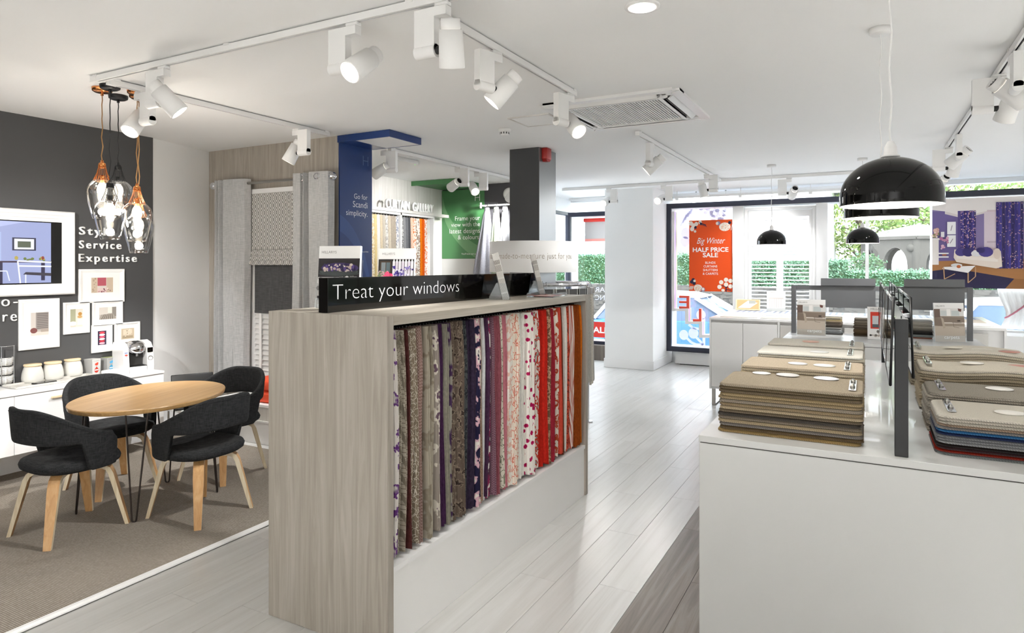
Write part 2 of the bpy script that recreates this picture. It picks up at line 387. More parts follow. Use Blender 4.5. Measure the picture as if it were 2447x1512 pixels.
# floorboards, one object each
def plank_mesh(w, l, m, nm):
    b = MB(); g = .0006
    b.rbox(g, g, -.006, w-g, l-g, 0, .0008, 1)
    o = b.build(nm, m); me = o.data; bpy.data.objects.remove(o); return me
PW, PL = .2, 1.4
pm = plank_mesh(PW, PL, 'white_plank', 'plank'); dm = plank_mesh(PW, PL, 'dark_plank', 'plank')
x = -.982-PW; ci = 0
while x > -6.0:
    off = (ci*.53) % 1*PL; y = .3-off if x > -3.4 else 3.0-off
    while y < 10.3:
        if not (x < -3.26 and y+PL < 3.9) and not (x < -4.7 and y > 8.2):
            link('plank', pm, floor, (x, y, 0))
        y += PL
    x -= PW; ci += 1
for k in range(18):
    y = -(k*.47 % 1)*PL+1.2
    while y < 10.2:
        far = y > 5.6 and k > 4
        if not far and (k < 6 or y > 4.9) and (k < 12): link('plank', dm if y < 5.4 else pm, floor, (-.982+k*PW, y, 0))
        y += PL
# walls
struct('wall_left', MB().prism([(-6.2, 3.725), (-5.775, 3.725), (-5.975, 4.465), (-5.975, 4.9), (-6.2, 4.9)], 0, ZC), 'wall_paint')
struct('wall_grey', MB().box(-6.2, -2.4, 0, -5.76, 3.725, ZC), 'grey_paint')
struct('wall_oak', MB().box(-5.97, 4.465, 0, -4.2, 4.9, ZC), 'grey_oak')
struct('wall_gallery', MB().box(-6.2, 4.9, 0, -5.613, 8.5, ZC), 'pale_laminate')
struct('wall_dark', MB().box(-5.613, 8.17, 0, -4.3, 8.5, ZC), 'dark_paint')
struct('wall_back', MB().box(-6.2, -2.6, 0, 2.9, -2.4, ZC), 'wall_paint')
struct('wall_right', MB().box(2.6, -2.4, 0, 2.9, 11.0, ZC), 'wall_paint')
struct('wall_front', MB().box(-4.66, 10.8, 2.70, 2.6, 11.0, ZC).box(-4.66, 10.8, -.3, 2.6, 11.0, .22).box(-3.7, 10.8, .22, -2.84, 11, 2.7), 'wall_paint')
struct('wall_bay', MB().box(-4.8, 8.5, 0, -4.66, 11.0, .5).box(-4.8, 8.5, 2.52, -4.66, 11.0, ZC).box(-4.8, 10.86, .5, -4.66, 11., 2.52), 'wall_paint')
struct('wall_pillar', MB().box(-3.605, 9.70, 0, -2.84, 10.8, ZC), 'wall_paint')
def skirting(n, b): return struct('baseboard_'+n, b, 'trim_paint')
b = MB()
b.prism([(-3.617, 9.688), (-2.828, 9.688), (-2.828, 10.44), (-2.84, 10.44), (-2.84, 9.70), (-3.605, 9.70), (-3.605, 10.8), (-3.617, 10.8)], .004, .14)
skirting('pillar', b)
skirting('left', MB().prism([(-5.775, 3.727), (-5.76, 3.727), (-5.958, 4.463), (-5.975, 4.463)], .001, .13))
skirting('grey', MB().box(-5.76, -2.2, .001, -5.748, 3.725, .16))
# square column with its smooth grey faces and a red call box near the ceiling
struct('wall_column', MB().box(-3.184, 5.83, 0, -2.855, 6.222, ZC), ['column_dark'])
struct('trim_column', MB().box(-2.855, 5.832, 0, -2.8515, 6.22, ZC-.002), 'brushed')
t = thing('alarm_box', 'small red alarm box at the top of the dark square column', 'alarm box', (-2.85, 5.93, 2.612))
MB().rbox(0, -.055, .035, .06, .055, .145, .006, 2).build('housing', 'red_box', t)
MB().prism([(-.05, .034), (.05, .034), (.03, .012), (-.03, .012)], .004, .052, 'x').build('beacon', 'red_box', t)
# ---------------------------------------------------------------- main shop window
w1 = tag(bpy.data.objects.new('window_1', None), kind='structure'); COL.objects.link(w1)
X0, X1, F0, F1 = -2.844, 2.45, .212, 2.571
b = MB(); fy0, fy1 = 10.45, 10.50; t_ = .078
b.box(X0, fy0, F1-t_, X1, fy1, F1).box(X0, fy0, F0, X1, fy1, F0+t_).box(X0, fy0, F0+t_, X0+t_, fy1, F1-t_).box(X1-t_, fy0, F0+t_, X1, fy1, F1-t_)
b.build('window_frame', 'navy_frame', w1)
b = MB(); b.box(X0+t_-.012, fy1, F0+t_-.03, X0+t_, 10.8, F1-t_).box(X0+t_, fy1, F0+t_-.03, X1, 10.8, F0+t_).box(X0+t_, fy1, F1-t_, X1, 10.8, F1-t_+.02)
b.build('window_sill', 'trim_paint', w1)
b = MB().box(-2.72, 10.52, .012, 2.4, 10.8, F0); b.build('plinth', 'trim_paint', w1)
MB().box(-2.65, 10.54, 0, 2.4, 10.8, .012).build('plinth_foot', 'black_plastic', w1)
for xa, xb, ya in ((-1.836, -1.674, 10.56), (-.666, -.511, 10.6), (.762, .80, 10.7), (-.03, .015, 10.74)):
    MB().box(xa, ya, F0+t_, xb, 10.79, F1-t_).build('mullion', 'trim_paint', w1)
for xa, xb in ((-2.766, -1.836), (-1.674, -.666), (-.511, -.03), (.015, .762), (.80, 2.4)):
    MB().box(xa, 10.80, F0+t_, xb, 10.806, F1-t_).build('pane', 'window_glass', w1)
MB().box(-2.84, 10.80, F1-t_+.02, 2.6, 10.806, 2.70).build('pane', 'window_glass', w1)
MB().box(.80, 10.3, .001, 2.45, 10.45, .76).box(.9, 9.75, .001, 2.45, 10.3, .74).build('window_bench', 'white_lacquer', w1)
# window beside the bay, behind the white pillar
w2 = tag(bpy.data.objects.new('window_2', None), kind='structure'); COL.objects.link(w2)
b = MB(); a0, a1 = -4.56, -3.7
b.box(a0, 10.45, 2.42, a1, 10.5, 2.494).box(a0, 10.45, .30, a0+.04, 10.5, 2.42).box(a0, 10.45, .25, a1, 10.5, .30)
b.build('window_frame', 'navy_frame', w2)
MB().box(a0+.03, 10.5, .30, a0+.045, 10.8, 2.42).box(a0, 10.5, 2.42, a1, 10.8, 2.44).box(a0, 10.5, .27, a1, 10.8, .30).build('window_sill', 'trim_paint', w2)
MB().box(a0, 10.80, .22, a1, 10.806, 2.70).build('pane', 'window_glass', w2)
MB().box(a0, 10.3, .001, a1, 10.8, .25).build('plinth', 'dark_wood', w2)
w3 = tag(bpy.data.objects.new('window_3', None), kind='structure'); COL.objects.link(w3)
MB().box(-4.735, 8.55, .5, -4.729, 10.86, 2.52).build('pane', 'window_glass', w3)
MB().box(-4.76, 8.5, .5, -4.66, 10.86, .55).box(-4.76, 8.5, 2.47, -4.66, 10.86, 2.52).box(-4.76, 9.75, .55, -4.68, 9.8, 2.47).box(-4.76, 10.8, .55, -4.66, 10.86, 2.47).build('window_frame', 'navy_frame', w3)
# ---------------------------------------------------------------- ceiling: tracks
def track(name_label, p, q, group='white lighting tracks'):
    p = Vector(p); q = Vector(q); L = (q-p).length; a = math.atan2(q.y-p.y, q.x-p.x)
    t = thing('lighting_track', name_label, 'track', (p.x, p.y, ZC-.04), a, group)
    b = MB(); h = .018
    b.prism([(-h, 0), (-.006, 0), (-.006, .012), (.006, .012), (.006, 0), (h, 0), (h, .034), (-h, .034)], 0, L, 'x'); b.build('rail', 'white_metal', t)
    MB().box(.05, -.0058, .008, L-.05, .0058, .0118).build('slot', 'void', t)
    for k in range(max(2, int(L/1.0)+1)):
        xx = .04+k*(L-.08)/max(1, int(L/1.0)); MB().box(xx-.02, -.021, .026, xx+.02, .021, .0399).build('ceiling_clip', 'white_metal', t)
    MB().box(-.01, -.02, -.002, .05, .02, .0345).build('end_cap', 'white_metal', t)
    return t
track('long white lighting track running over the dining table and swatch unit', (-4.19, 2.33), (.66, 2.33))
track('white lighting track running from the pendant cluster towards the oak wall', (-4.15, 2.40), (-4.15, 4.29))
track('white lighting track above the swatch unit, ending by the air conditioner', (-1.722, 2.36), (-1.722, 4.06))
track('white lighting track in the curtain gallery beyond the blue canopy', (-4.163, 5.15), (-4.163, 8.0))
track('white lighting track over the aisle between air conditioner and white pillar', (-1.755, 5.53), (-1.755, 9.14))
track('white lighting track crossing the ceiling in front of the white pillar', (-4.08, 9.17), (.66, 9.17))
track('white lighting track above the carpet islands', (.684, .2), (.684, 9.6))
track('short white lighting track above the window beside the bay', (-4.6, 10.62), (-3.72, 10.62))
# ---------------------------------------------------------------- ceiling: spotlights
def vec(az, tilt):
    a = math.radians(az); t = math.radians(tilt); return Vector((math.cos(a)*math.cos(t), math.sin(a)*math.cos(t), -math.sin(t)))
SPOTS = []
def spot(x, y, side, az, tilt, label, power=1.0, size=62):
    t = thing('track_spotlight', label, 'spotlight', (x, y, ZC-.04), math.radians(side), 'white track spotlights')
    MB().rbox(-.035, -.016, -.017, .035, .016, 0, .003, 1).build('adapter', 'white_metal', t)
    b = MB(); w = .021
    b.prism([(-.135, -.018), (.03, -.018), (.03, -.058), (-.03, -.058), (-.03, -.20), (-.135, -.20)], -w, w, 'y'); b.build('arm', 'white_metal', t)
    MB().cyl((-.135, 0, -.20), (-.03, 0, -.20), .0285, n=24).build('joint', 'white_metal', t)
    MB().cyl((-.03, 0, -.20), (.0, 0, -.20), .017, n=16).build('pivot', 'black_plastic', t)
    d = Matrix.Rotation(-math.radians(side), 3, 'Z') @ vec(az, tilt)
    M = Matrix.Translation((.045, 0, -.20)) @ d.to_track_quat('Z', 'Y').to_matrix().to_4x4()
    b = MB(); b.lathe([(.045, -.075), (.050, -.075), (.056, .08), (.0545, .083), (.049, .083), (.046, .070), (.046, -.06)], 32, 0, M)
    b.build('housing', 'white_metal', t)
    b = MB(); b.lathe([(.030, -.065), (.041, -.065), (.041, -.118), (.0345, -.118), (.0345, -.100), (0, -.100)], 28, 0, M); b.build('rear_ring', 'white_metal', t)
    b = MB()
    for k in range(12):
        Mk = M @ Matrix.Rotation(k*PI/6, 4, 'Z'); b.box(.008, -.0018, -.110, .033, .0018, -.1005, 0, Mk)
    b.cyl(M @ Vector((0, 0, -.112)), M @ Vector((0, 0, -.0995)), .010, n=12); b.lathe([(.034, -.1012), (0, -.1012)], 24, 0, M); b.lathe([(.0495, -.0745), (.042, -.0735)], 24, 0, M)
    b.build('heat_sink', 'black_plastic', t)
    b = MB(); b.lathe([(0, .0715), (.0375, .0715)], 28, 0, M); b.build('lens', 'lens_glow', t)
    b = MB()
    for k in range(24):
        Mk = M @ Matrix.Rotation(k*PI/12, 4, 'Z'); b.box(.0375, -.002, .069, .047, .002, .0765, 0, Mk)
    b.lathe([(.0375, .071), (.047, .0745)], 28, 0, M); b.build('lens_ring', 'white_metal', t)
    l = bpy.data.lights.new('lamp', 'SPOT'); l.energy = SPOT_W*power; l.spot_size = math.radians(size); l.spot_blend = .7; l.shadow_soft_size = .035; l.color = (1, .995, .985)
    lo = bpy.data.objects.new('lamp', l); COL.objects.link(lo); lo.parent = t
    q = M @ Vector((0, 0, .086)); lo.location = q; lo.rotation_euler = (-d).to_track_quat('Z', 'Y').to_euler()
    return t
ZT = ZC-.04
def on(px, py, X=None, Y=None):
    p = at(px, py, Z=ZT); return (X if X is not None else p.x, Y if Y is not None else p.y)
spot(*on(388, 158, Y=2.33), 0, 50, 48, 'white spotlight over the dining table, turned towards the oak wall, back to the pendants', 2.0)
spot(*on(352, 215, X=-4.15), 180, 285, 52, 'lit white spotlight beside the copper pendants with its lens facing out', .7)
spot(*on(833, 50, Y=2.33), 0, 262, 38, 'lit white spotlight on the long track with its lens facing out', 3.2, 75)
spot(-1.60, 2.33, 0, 118, 68, 'white spotlight at the track corner above the swatch unit pointing down', .7)
spot(*on(1192, 122, X=-1.722), 75, 208, 48, 'white spotlight above the swatch unit turned back towards the oak wall', 2.2)
spot(*on(1372, 222, X=-1.722), 75, 330, 42, 'lit white spotlight at the track end beside the air conditioner', 1.2)
spot(*on(722, 306, X=-4.15), 180, 214, 62, 'white spotlight in front of the oak wall pointing down at the curtain display', 2.5)
spot(*on(930, 357, X=-4.163), 190, 188, 26, 'white spotlight just beyond the blue canopy, aimed at the gallery wall', 1.0, 80)
spot(*on(1092, 400, X=-4.163), 190, 158, 20, 'white spotlight in the curtain gallery aimed at the hanging samples', 1.3, 80)
spot(*on(1150, 410, X=-4.163), 190, 318, 34, 'lit white spotlight in the curtain gallery in front of the green sign', .45)
spot(-4.163, 7.75, 190, 150, 35, 'white spotlight aimed at the green sign, beside the dark column', 2.4, 80)
spot(*on(1580, 340, X=-1.755), 92, 196, 40, 'lit white spotlight at the near half of the aisle track, by the air conditioner', .55)
spot(*on(1700, 415, X=-1.755), 180, 30, 76, 'white spotlight at the window end of the aisle track, pointing down', 1.4)
spot(*on(1446, 447, Y=9.17), 180, 262, 22, 'lit white spotlight in front of the white pillar, beside the bay window', 1.6)
spot(*on(1580, 440, Y=9.17), 180, 258, 22, 'lit white spotlight in front of the white pillar, on its shop window side', 1.6)
spot(*on(1882, 420, Y=9.17), 0, 110, 27, 'white spotlight turned to the window shutters', 1.5)
spot(*on(2385, 178, X=.684), 0, 118, 58, 'white spotlight over the near carpet island, turned away to the window', .5)
spot(*on(2285, 322, X=.684), 90, 150, 38, 'white spotlight over the gap between the carpet islands', 2.6)
spot(*on(2262, 352, X=.684), 0, 118, 62, 'white spotlight over the far carpet island pointing down', 1.0)
spot(*on(2240, 395, X=.684), 0, 118, 30, 'white spotlight nearest the shop window on the carpet island track')
spot(.684, 4.35, 90, 20, 35, 'white spotlight over the near carpet island, turned to the side wall', 2.5)
for x, y, sd, az, ti in ((-3.4, -.9, 0, 262, 22), (.5, -.9, 0, 275, 22)):  # added behind the camera for soft bounce off the rear wall
    spot(x, y, sd, az, ti, 'added unseen white spotlight bouncing light off the plain wall at the back of the shop', 2.6, 110)
for x, y, sd, az, ti in ((-2.4, -.9, 0, 270, 74), (-1.4, -.9, 0, 270, 74), (-.4, -.9, 0, 270, 74), (1.75, 1.2, 90, 0, 84), (1.75, 2.8, 90, 0, 84), (1.75, 4.4, 90, 0, 84), (1.75, 6.0, 90, 0, 84), (1.75, 7.8, 90, 0, 84)):  # added out of view; floor bounce from these lifts the ceiling
    spot(x, y, sd, az, ti, 'added unseen white spotlight pointing straight down for light bounced off the open floor', 4.5 if x < 1 else 2.2, 92)
track('added unseen white lighting track along the side wall behind the islands', (1.75, .4), (1.75, 8.4))  # unseen, added to carry the extra lamps beside the islands
spot(-3.2, .2, 0, 134, 23, 'white spotlight aimed at the picture frames on the grey wall', 6, 44)
track('added unseen white lighting track at the back of the shop', (-4.8, -.9), (1.2, -.9))  # unseen, added to carry the extra lamps behind the camera
# ---------------------------------------------------------------- ceiling: other fittings
t = thing('ceiling_air_conditioner', 'square white ceiling air conditioner cassette with central slatted grille', 'air conditioner', (-1.595, 4.785, ZC))
b = MB(); h = .46; g = .36
for s_ in range(4):
    M = Matrix.Rotation(s_*PI/2, 4, 'Z')
    b.prism([(-.47, -.51), (.47, -.51), (.42, -.445), (-.42, -.445)], -.02, 0, 'z', 0, M)
    b.prism([(-.40, -.36), (.40, -.36), (.36, -.33), (-.36, -.33)], -.026, 0, 'z', 0, M)
    b.box(-.47, -.51, -.014, -.36, -.40, 0, 0, M)
b.build('fascia', 'white_metal', t)
for s_ in range(4):
    M = Matrix.Rotation(s_*PI/2, 4, 'Z')
    MB().box(-.36, -.445, -.006, .36, -.36, -.002, 0, M).build('air_slot', 'dark_groove', t)
    MB().box(-.34, -.005, -.003, .34, .005, .06, 0, M @ Matrix.Translation((0, -.40, -.03)) @ Matrix.Rotation(.9, 4, 'X')).build('air_vane', 'white_metal', t)
MB().box(-.355, -.355, -.012, .355, .355, -.004).build('grille_back', 'dark_groove', t)
b = MB()
for k in range(34):
    xx = -.33+k*.02; b.box(xx-.0036, -.345, -.022, xx+.0036, .345, -.012)
b.box(-.36, -.36, -.03, .36, -.345, -.012).box(-.36, .345, -.03, .36, .36, -.012).box(-.36, -.345, -.03, -.338, .345, -.012).box(.338, -.345, -.03, .36, .345, -.012)
b.build('grille', 'white_metal', t)
t = thing('access_hatch', 'flat white access panel in the ceiling beside the air conditioner', 'access panel', (-2.33, 4.74, ZC))
MB().box(-.165, -.165, -.004, .165, .165, 0).build('door', 'ceiling_paint', t)
MB().box(-.18, -.18, -.008, .18, -.165, 0).box(-.18, .165, -.008, .18, .18, 0).box(-.18, -.165, -.008, -.165, .165, 0).box(.165, -.165, -.008, .18, .165, 0).build('rim', 'greige', t)
t = thing('smoke_detector', 'round white smoke detector on the ceiling', 'smoke detector', (-2.735, 4.917, ZC))
MB().lathe([(0, -.055), (.022, -.055), (.036, -.048), (.04, -.026), (.052, -.024), (.055, 0), (0, 0)], 28).build('body', 'white_metal', t)
b = MB()
for k in range(10):
    b.box(.0385, -.004, -.046, .0402, .004, -.030, 0, Matrix.Rotation(k*PI/5, 4, 'Z'))
b.build('vent', 'dark_groove', t)
p = at(935+70, 385, Z=ZC-.03); t = thing('emergency_light', 'slim white emergency light unit on the ceiling of the curtain gallery', 'emergency light', (-4.45, 5.75, ZC), PI/2)
MB().rbox(-.22, -.03, -.045, .22, .03, 0, .006, 2).build('body', 'white_metal', t); MB().cyl((.19, 0, -.047), (.19, 0, -.044), .006, n=8).build('indicator', mat('green_led', '6fd66f', .4, emit=2.), t)
t = thing('downlight', 'bright recessed round downlight in the ceiling over the aisle', 'downlight', (-.891, 2.875, ZC))
MB().lathe([(.055, -.002), (.058, -.008), (.078, -.006), (.08, 0)], 32).build('rim', 'white_metal', t)
MB().lathe([(0, -.003), (.056, -.003)], 32).build('diffuser', 'flare_glow', t)
l = bpy.data.lights.new('lamp', 'SPOT'); l.energy = 8; l.spot_size = math.radians(150); l.spot_blend = .6; l.shadow_soft_size = .05; l.color = (1, .995, .985); lo = bpy.data.objects.new('lamp', l); COL.objects.link(lo); lo.parent = t; lo.location = (0, 0, -.02)
t = thing('window_batten', 'thin lit batten light running along the top of the shop window', 'batten light', (-2.7, 10.40, 2.63))
MB().rbox(0, -.02, .012, 3.2, .02, .05, .004, 1).build('housing', 'white_metal', t); MB().cyl((.05, 0, 0), (3.15, 0, 0), .011, n=10).build('tube', 'tube_glow', t)
for k in (.02, .98, 1.95, 3.14): MB().box(k, -.018, -.012, k+.05, .018, .014).box(k+.02, -.008, .05, k+.03, .008, .13).build('bracket', 'white_metal', t)
# ================================================================ meeting corner
t = thing('area_rug', 'flat woven taupe rug under the oval table and chairs', 'rug', (0, 0, 0))
MB().rbox(-5.745, -2.3, .0005, -3.27, 3.98, .008, .003, 1).build('weave', 'woven_rug', t)
MB().prism([(-3.275, .0005), (-3.235, .0005), (-3.24, .006), (-3.255, .011), (-3.275, .011)], -2.3, 3.98, 'y').build('edge_strip', 'white_metal', t)
def sgnpow(v, p): return math.copysign(abs(v)**p, v)
def sst(a, b, x):
    k = max(0, min(1, (x-a)/(b-a))); return k*k*(3-2*k)
def make_chair(label):
    t = thing('tub_chair', label, 'chair', group='charcoal tub chairs round the oval table')
    # seat pad
    prof = [(0, .398), (.17, .398), (.222, .402), (.242, .416), (.247, .436), (.238, .455), (.21, .466), (.12, .462), (0, .457)]
    b = MB(); n = 36
    def sp(i, j):
        r, z = prof[j]; a = 2*PI*i/n; ca, sa = math.cos(a), math.sin(a)
        k = (abs(ca)**2.6+abs(sa)**2.6)**(-1/2.6)
        return (r*k*ca*1.02, r*k*sa*.97+.005, z)
    b.add([sp(i, j) for i in range(n) for j in range(len(prof))], [(i*9+j, (i+1) % n*9+j, (i+1) % n*9+j+1, i*9+j+1) for i in range(n) for j in range(8)], 0, True)
    b.build('seat', 'charcoal_cloth', t)
    # wrap-round back that runs down into the seat at the arms
    b = MB(); nu, nc = 56, 22; tm = math.radians(121); vs = []
    for i in range(nu+1):
        th = -tm+2*tm*i/nu; d = abs(math.degrees(th))
        zt = .785-.165*sst(18, 112, d)-.05*sst(110, 121, d); zb = .585-.012*sst(0, 60, d)-.165*sst(72, 84, d)
        for k in range(nc):
            a = 2*PI*k/nc; hr = .0165*sgnpow(math.cos(a), .5); zz = (zt+zb)/2+(zt-zb)/2*sgnpow(math.sin(a), .28)
            f = 1+.30*(zz-.44)*(1 if d < 90 else 1-.5*sst(90, 121, d))
            R = .252*f+hr
            vs.append((R*1.04*math.sin(th), -R*math.cos(th)+.0, zz))
    fs = [(i*nc+k, i*nc+(k+1) % nc, (i+1)*nc+(k+1) % nc, (i+1)*nc+k) for i in range(nu) for k in range(nc)]
    b.add(vs, fs, 0, True); b.add(vs[:nc], [list(range(nc))], 0); b.add(vs[-nc:], [list(range(nc))], 0)
    bk = b.build('backrest', 'charcoal_cloth', t)
    # piping along the seam line below the rim
    pts = []
    for i in range(nu+1):
        th = -tm+2*tm*i/nu; d = abs(math.degrees(th)); zz = .785-.165*sst(18, 112, d)-.05*sst(110, 121, d)-.022
        f = 1+.30*(zz-.44)*(1 if d < 90 else 1-.5*sst(90, 121, d)); R = .252*f+.0165
        pts.append((R*1.04*math.sin(th), -R*math.cos(th), zz))
    MB().tube(pts[3:-3], .0016, 5).build('piping', 'charcoal_cloth', bk)
    path = [(.0, .382), (.13, .382), (.176, .378), (.205, .360), (.220, .33), (.229, .295), (.304, .0)]
    for sx in (-1, 1):
        for sy in (-1, 1):
            d = Vector((sx*.205, sy*.225, 0)).normalized(); w = Vector((-d.y, d.x, 0)); b = MB(); vs = []
            for i, (r, z) in enumerate(path):
                a = Vector(path[max(0, i-1)]); c = Vector(path[min(len(path)-1, i+1)]); tg = (c-a).normalized(); nr = Vector((-tg.y, tg.x))
                hw = .030 if i < 6 else .020; ht = .0135 if i < 6 else .0105
                for e, q in ((-1, -1), (1, -1), (1, 1), (-1, 1)):
                    p2 = Vector((r, z))+nr*ht*q; p2.y = max(p2.y, 0.009)
                    vs.append(d*p2.x+w*hw*e+Vector((0, 0, p2.y)))
            for i in range(len(path)-1):
                o = i*4
                for k in range(4):
                    b.add([vs[o+k], vs[o+(k+1) % 4], vs[o+4+(k+1) % 4], vs[o+4+k]], [(0, 1, 2, 3)], 1 if k in (1, 3) else 0)
            b.add(vs[-4:], [(0, 1, 2, 3)], 1); b.add(vs[:4], [(0, 1, 2, 3)], 1)
            b.build('leg', ['ply_face', 'ply_edge'], t)
    return t
ch = make_chair('charcoal tub chair with its back to the television end of the rug')
ch.location = (-4.215, 2.205, 0)
for (x, y, a, lab) in ((-3.765, 2.755, 93, 'charcoal tub chair between the oval table and the swatch unit'), (-4.305, 3.342, 189.5, 'charcoal tub chair at the curtain end of the oval table'), (-4.75, 2.768, -93, 'charcoal tub chair between the oval table and the white sideboard')):
    c = copy_tree(ch); c.location = (x, y, 0); c.rotation_euler = (0, 0, math.radians(a)); c['label'] = lab
# oval table on hairpin legs
t = thing('oval_table', 'oval oak-topped table on dark hairpin legs', 'table', (-4.193, 2.70, 0), math.atan2(.945, -.326)-PI/2)
b = MB(); n = 64
prof = [(0, .703), (.965, .703), (.985, .706), (.992, .712), (1, .728), (.995, .733), (.985, .735), (0, .735)]
b.add([(.417*r*math.cos(2*PI*i/n), .527*r*math.sin(2*PI*i/n), z) for i in range(n) for r, z in prof], [(i*8+j, (i+1) % n*8+j, (i+1) % n*8+j+1, i*8+j+1) for i in range(n) for j in range(7)], 0, False)
b.build('tabletop', 'table_oak', t)
Mi = (Matrix.Translation(t.location) @ t.rotation_euler.to_matrix().to_4x4()).inverted()
for (x, y) in ((-3.985, 2.455), (-4.50, 3.02), (-4.0, 3.055), (-4.44, 2.36)):
    p = Mi @ Vector((x, y, 0)); q = Vector((p.x, p.y, 0)); o = q.normalized(); w = Vector((-o.y, o.x, 0)); top = q-o*.05
    pts = [top+w*.066+Vector((0, 0, .70)), q+w*.013+Vector((0, 0, .03))]
    pts += [q+w*.013*math.cos(a)+Vector((0, 0, .028-.02*math.sin(a))) for a in [PI*k/8 for k in range(1, 8)]]
    pts += [q-w*.013+Vector((0, 0, .03)), top-w*.066+Vector((0, 0, .70))]
    MB().tube(pts, .0055, 8).build('leg', 'iron', t)
    MB().box(-.07, -.03, .697, .07, .03, .703, 0, Matrix.Translation(top) @ Matrix.Rotation(math.atan2(w.y, w.x), 4, 'Z')).build('bracket', 'iron', t)
# wall-hung sideboard
t = thing('sideboard', 'white wall-hung sideboard with pale wood handles under the picture frames', 'sideboard', (0, 0, 0))
MB().box(-5.758, .0, .245, -5.375, 3.55, .66).build('carcass', 'white_lacquer', t)
MB().rbox(-5.758, -.01, .66, -5.345, 3.562, .682, .003, 2).build('worktop', 'white_lacquer', t)
yj = at(35, 1000, X=-5.35).y
for k, (ya, yb) in enumerate(((yj+.0015, 3.56), (yj-1.1, yj-.0015), (yj-2.2, yj-1.103))):
    d = MB().rbox(-5.374, ya, .237, -5.352, yb, .656, .002, 1).build('door', 'white_lacquer', t)
    if k < 2:
        hy = at(122, 948, X=-5.35).y if k == 0 else yj-.5
        MB().rbox(-5.352, hy, .600, -5.335, hy+.30, .618, .004, 2).build('handle', 'pale_wood', d)
        if k == 0: MB().rbox(-5.352, hy+.46, .46, -5.335, hy+.475, .51, .003, 2).build('handle', 'pale_wood', d)
ZS = .682
# mug rack with striped mugs
p = at(20, 922, Z=ZS); RK = (p.x-.05, p.y)
t = thing('mug_rack', 'tall chrome wire rack holding striped mugs on the sideboard', 'mug rack', (RK[0], RK[1], ZS))
b = MB(); 
for z in (.004, .30): b.tube([(.058*math.cos(a), .058*math.sin(a), z) for a in [2*PI*k/24 for k in range(24)]], .0025, 6, closed=True)
b.tube([(.075*math.cos(a), .075*math.sin(a), .004) for a in [2*PI*k/24 for k in range(24)]], .003, 6, closed=True)
for k in range(4):
    a = PI/4+k*PI/2; b.tube([(.075*math.cos(a), .075*math.sin(a), .004), (.058*math.cos(a), .058*math.sin(a), .01), (.058*math.cos(a), .058*math.sin(a), .30)], .0025, 6)
b.build('frame', 'chrome', t)
mm, nt, bs = nodes('striped_mug'); tc = nt.nodes.new('ShaderNodeTexCoord'); wv = nt.nodes.new('ShaderNodeTexWave'); wv.bands_direction = 'Z'; wv.inputs['Scale'].default_value = 32; wv.inputs['Distortion'].default_value = 6; wv.inputs['Detail Scale'].default_value = .6
nt.links.new(tc.outputs['Object'], wv.inputs[0]); r_ = ramp(nt, [(.4, '8d8a85'), (.5, 'f2f0ec')]); nt.links.new(wv.outputs['Fac'], r_.inputs[0]); nt.links.new(r_.outputs[0], bs.inputs['Base Color']); bs.inputs['Roughness'].default_value = .25
nn = ('lowest', 'second from the bottom', 'third from the bottom')
for k in range(3):
    m_ = thing('striped_mug', 'grey and white striped mug, %s in the wire rack' % nn[k], 'mug', (RK[0], RK[1], ZS+.012+k*.068), -.35, 'striped mugs in the wire rack')
    MB().lathe([(0, .0), (.036, 0), (.045, .008), (.05, .03), (.051, .064), (.047, .064), (.046, .01), (0, .007)], 28).build('cup', 'striped_mug', m_)
    MB().tube([(.048, 0, .054), (.066, 0, .056), (.078, 0, .044), (.079, 0, .028), (.066, 0, .014), (.046, 0, .010)], .005, 8).build('handle', 'ceramic_foot', m_)
# three canisters on a tray
tp = at(140, 912, Z=ZS)
t = thing('serving_tray', 'long grey patterned tray under the three canisters', 'tray', (tp.x-.03, tp.y-.02, ZS))
b = MB(); b.rbox(-.10, -.30, .002, .10, .30, .006, .002, 1)
for M in (Matrix.Translation((.10, 0, .012)), Matrix.Translation((-.10, 0, .012))): b.box(-.004, -.30, -.01, .004, .30, .004, 0, M)
b.box(-.1, -.304, .002, .1, -.296, .016).box(-.1, .296, .002, .1, .304, .016); b.build('dish', mat('tray_print', 'cfccc6', .3, var=.25, bscale=40), t)
for (x0, yb, lab) in ((80, 913, 'nearest the mug rack'), (129, 906, 'in the middle of the three'), (176, 898, 'nearest the coffee boxes')):
    q = at(x0, yb, Z=ZS+.01)
    c = thing('canister', 'pale grey ceramic canister with a wooden lid, %s' % lab, 'canister', (q.x-.055, q.y+.02, ZS+.0065), 0, 'ceramic canisters on the tray')
    MB().lathe([(0, 0), (.064, 0), (.071, .006), (.074, .03), (.070, .07), (.061, .105), (.055, .118), (.05, .12), (0, .12)], 32).build('jar', 'ceramic', c)
    MB().lathe([(0, .12), (.053, .12), (.059, .123), (.060, .133), (.057, .138), (0, .139)], 32).build('lid', 'pale_wood', c)
q = at(106, 914, Z=ZS+.01); t = thing('mobile_phone', 'black phone lying on the tray in front of the canisters', 'phone', (q.x+.0, q.y, ZS+.0065), .15)
MB().rbox(-.035, -.075, 0, .035, .075, .011, .004, 3).build('body', 'black_plastic', t); MB().box(-.031, -.07, .0111, .031, .07, .0114).build('screen', 'black_gloss', t)
q = at(212, 900, Z=ZS); t = thing('teaspoons', 'small chrome teaspoon at the end of the tray', 'spoon', (q.x, q.y, ZS+.003), .9)
MB().tube([(0, -.06, .004), (0, 0, .006), (0, .03, .003)], .0025, 6).build('handle', 'chrome', t); MB().lathe([(0, 0), (.012, .001), (.015, .004)], 14, 0, Matrix.Translation((0, .045, 0)) @ Matrix.Diagonal((1, 1.5, 1, 1))).build('bowl', 'chrome', t)
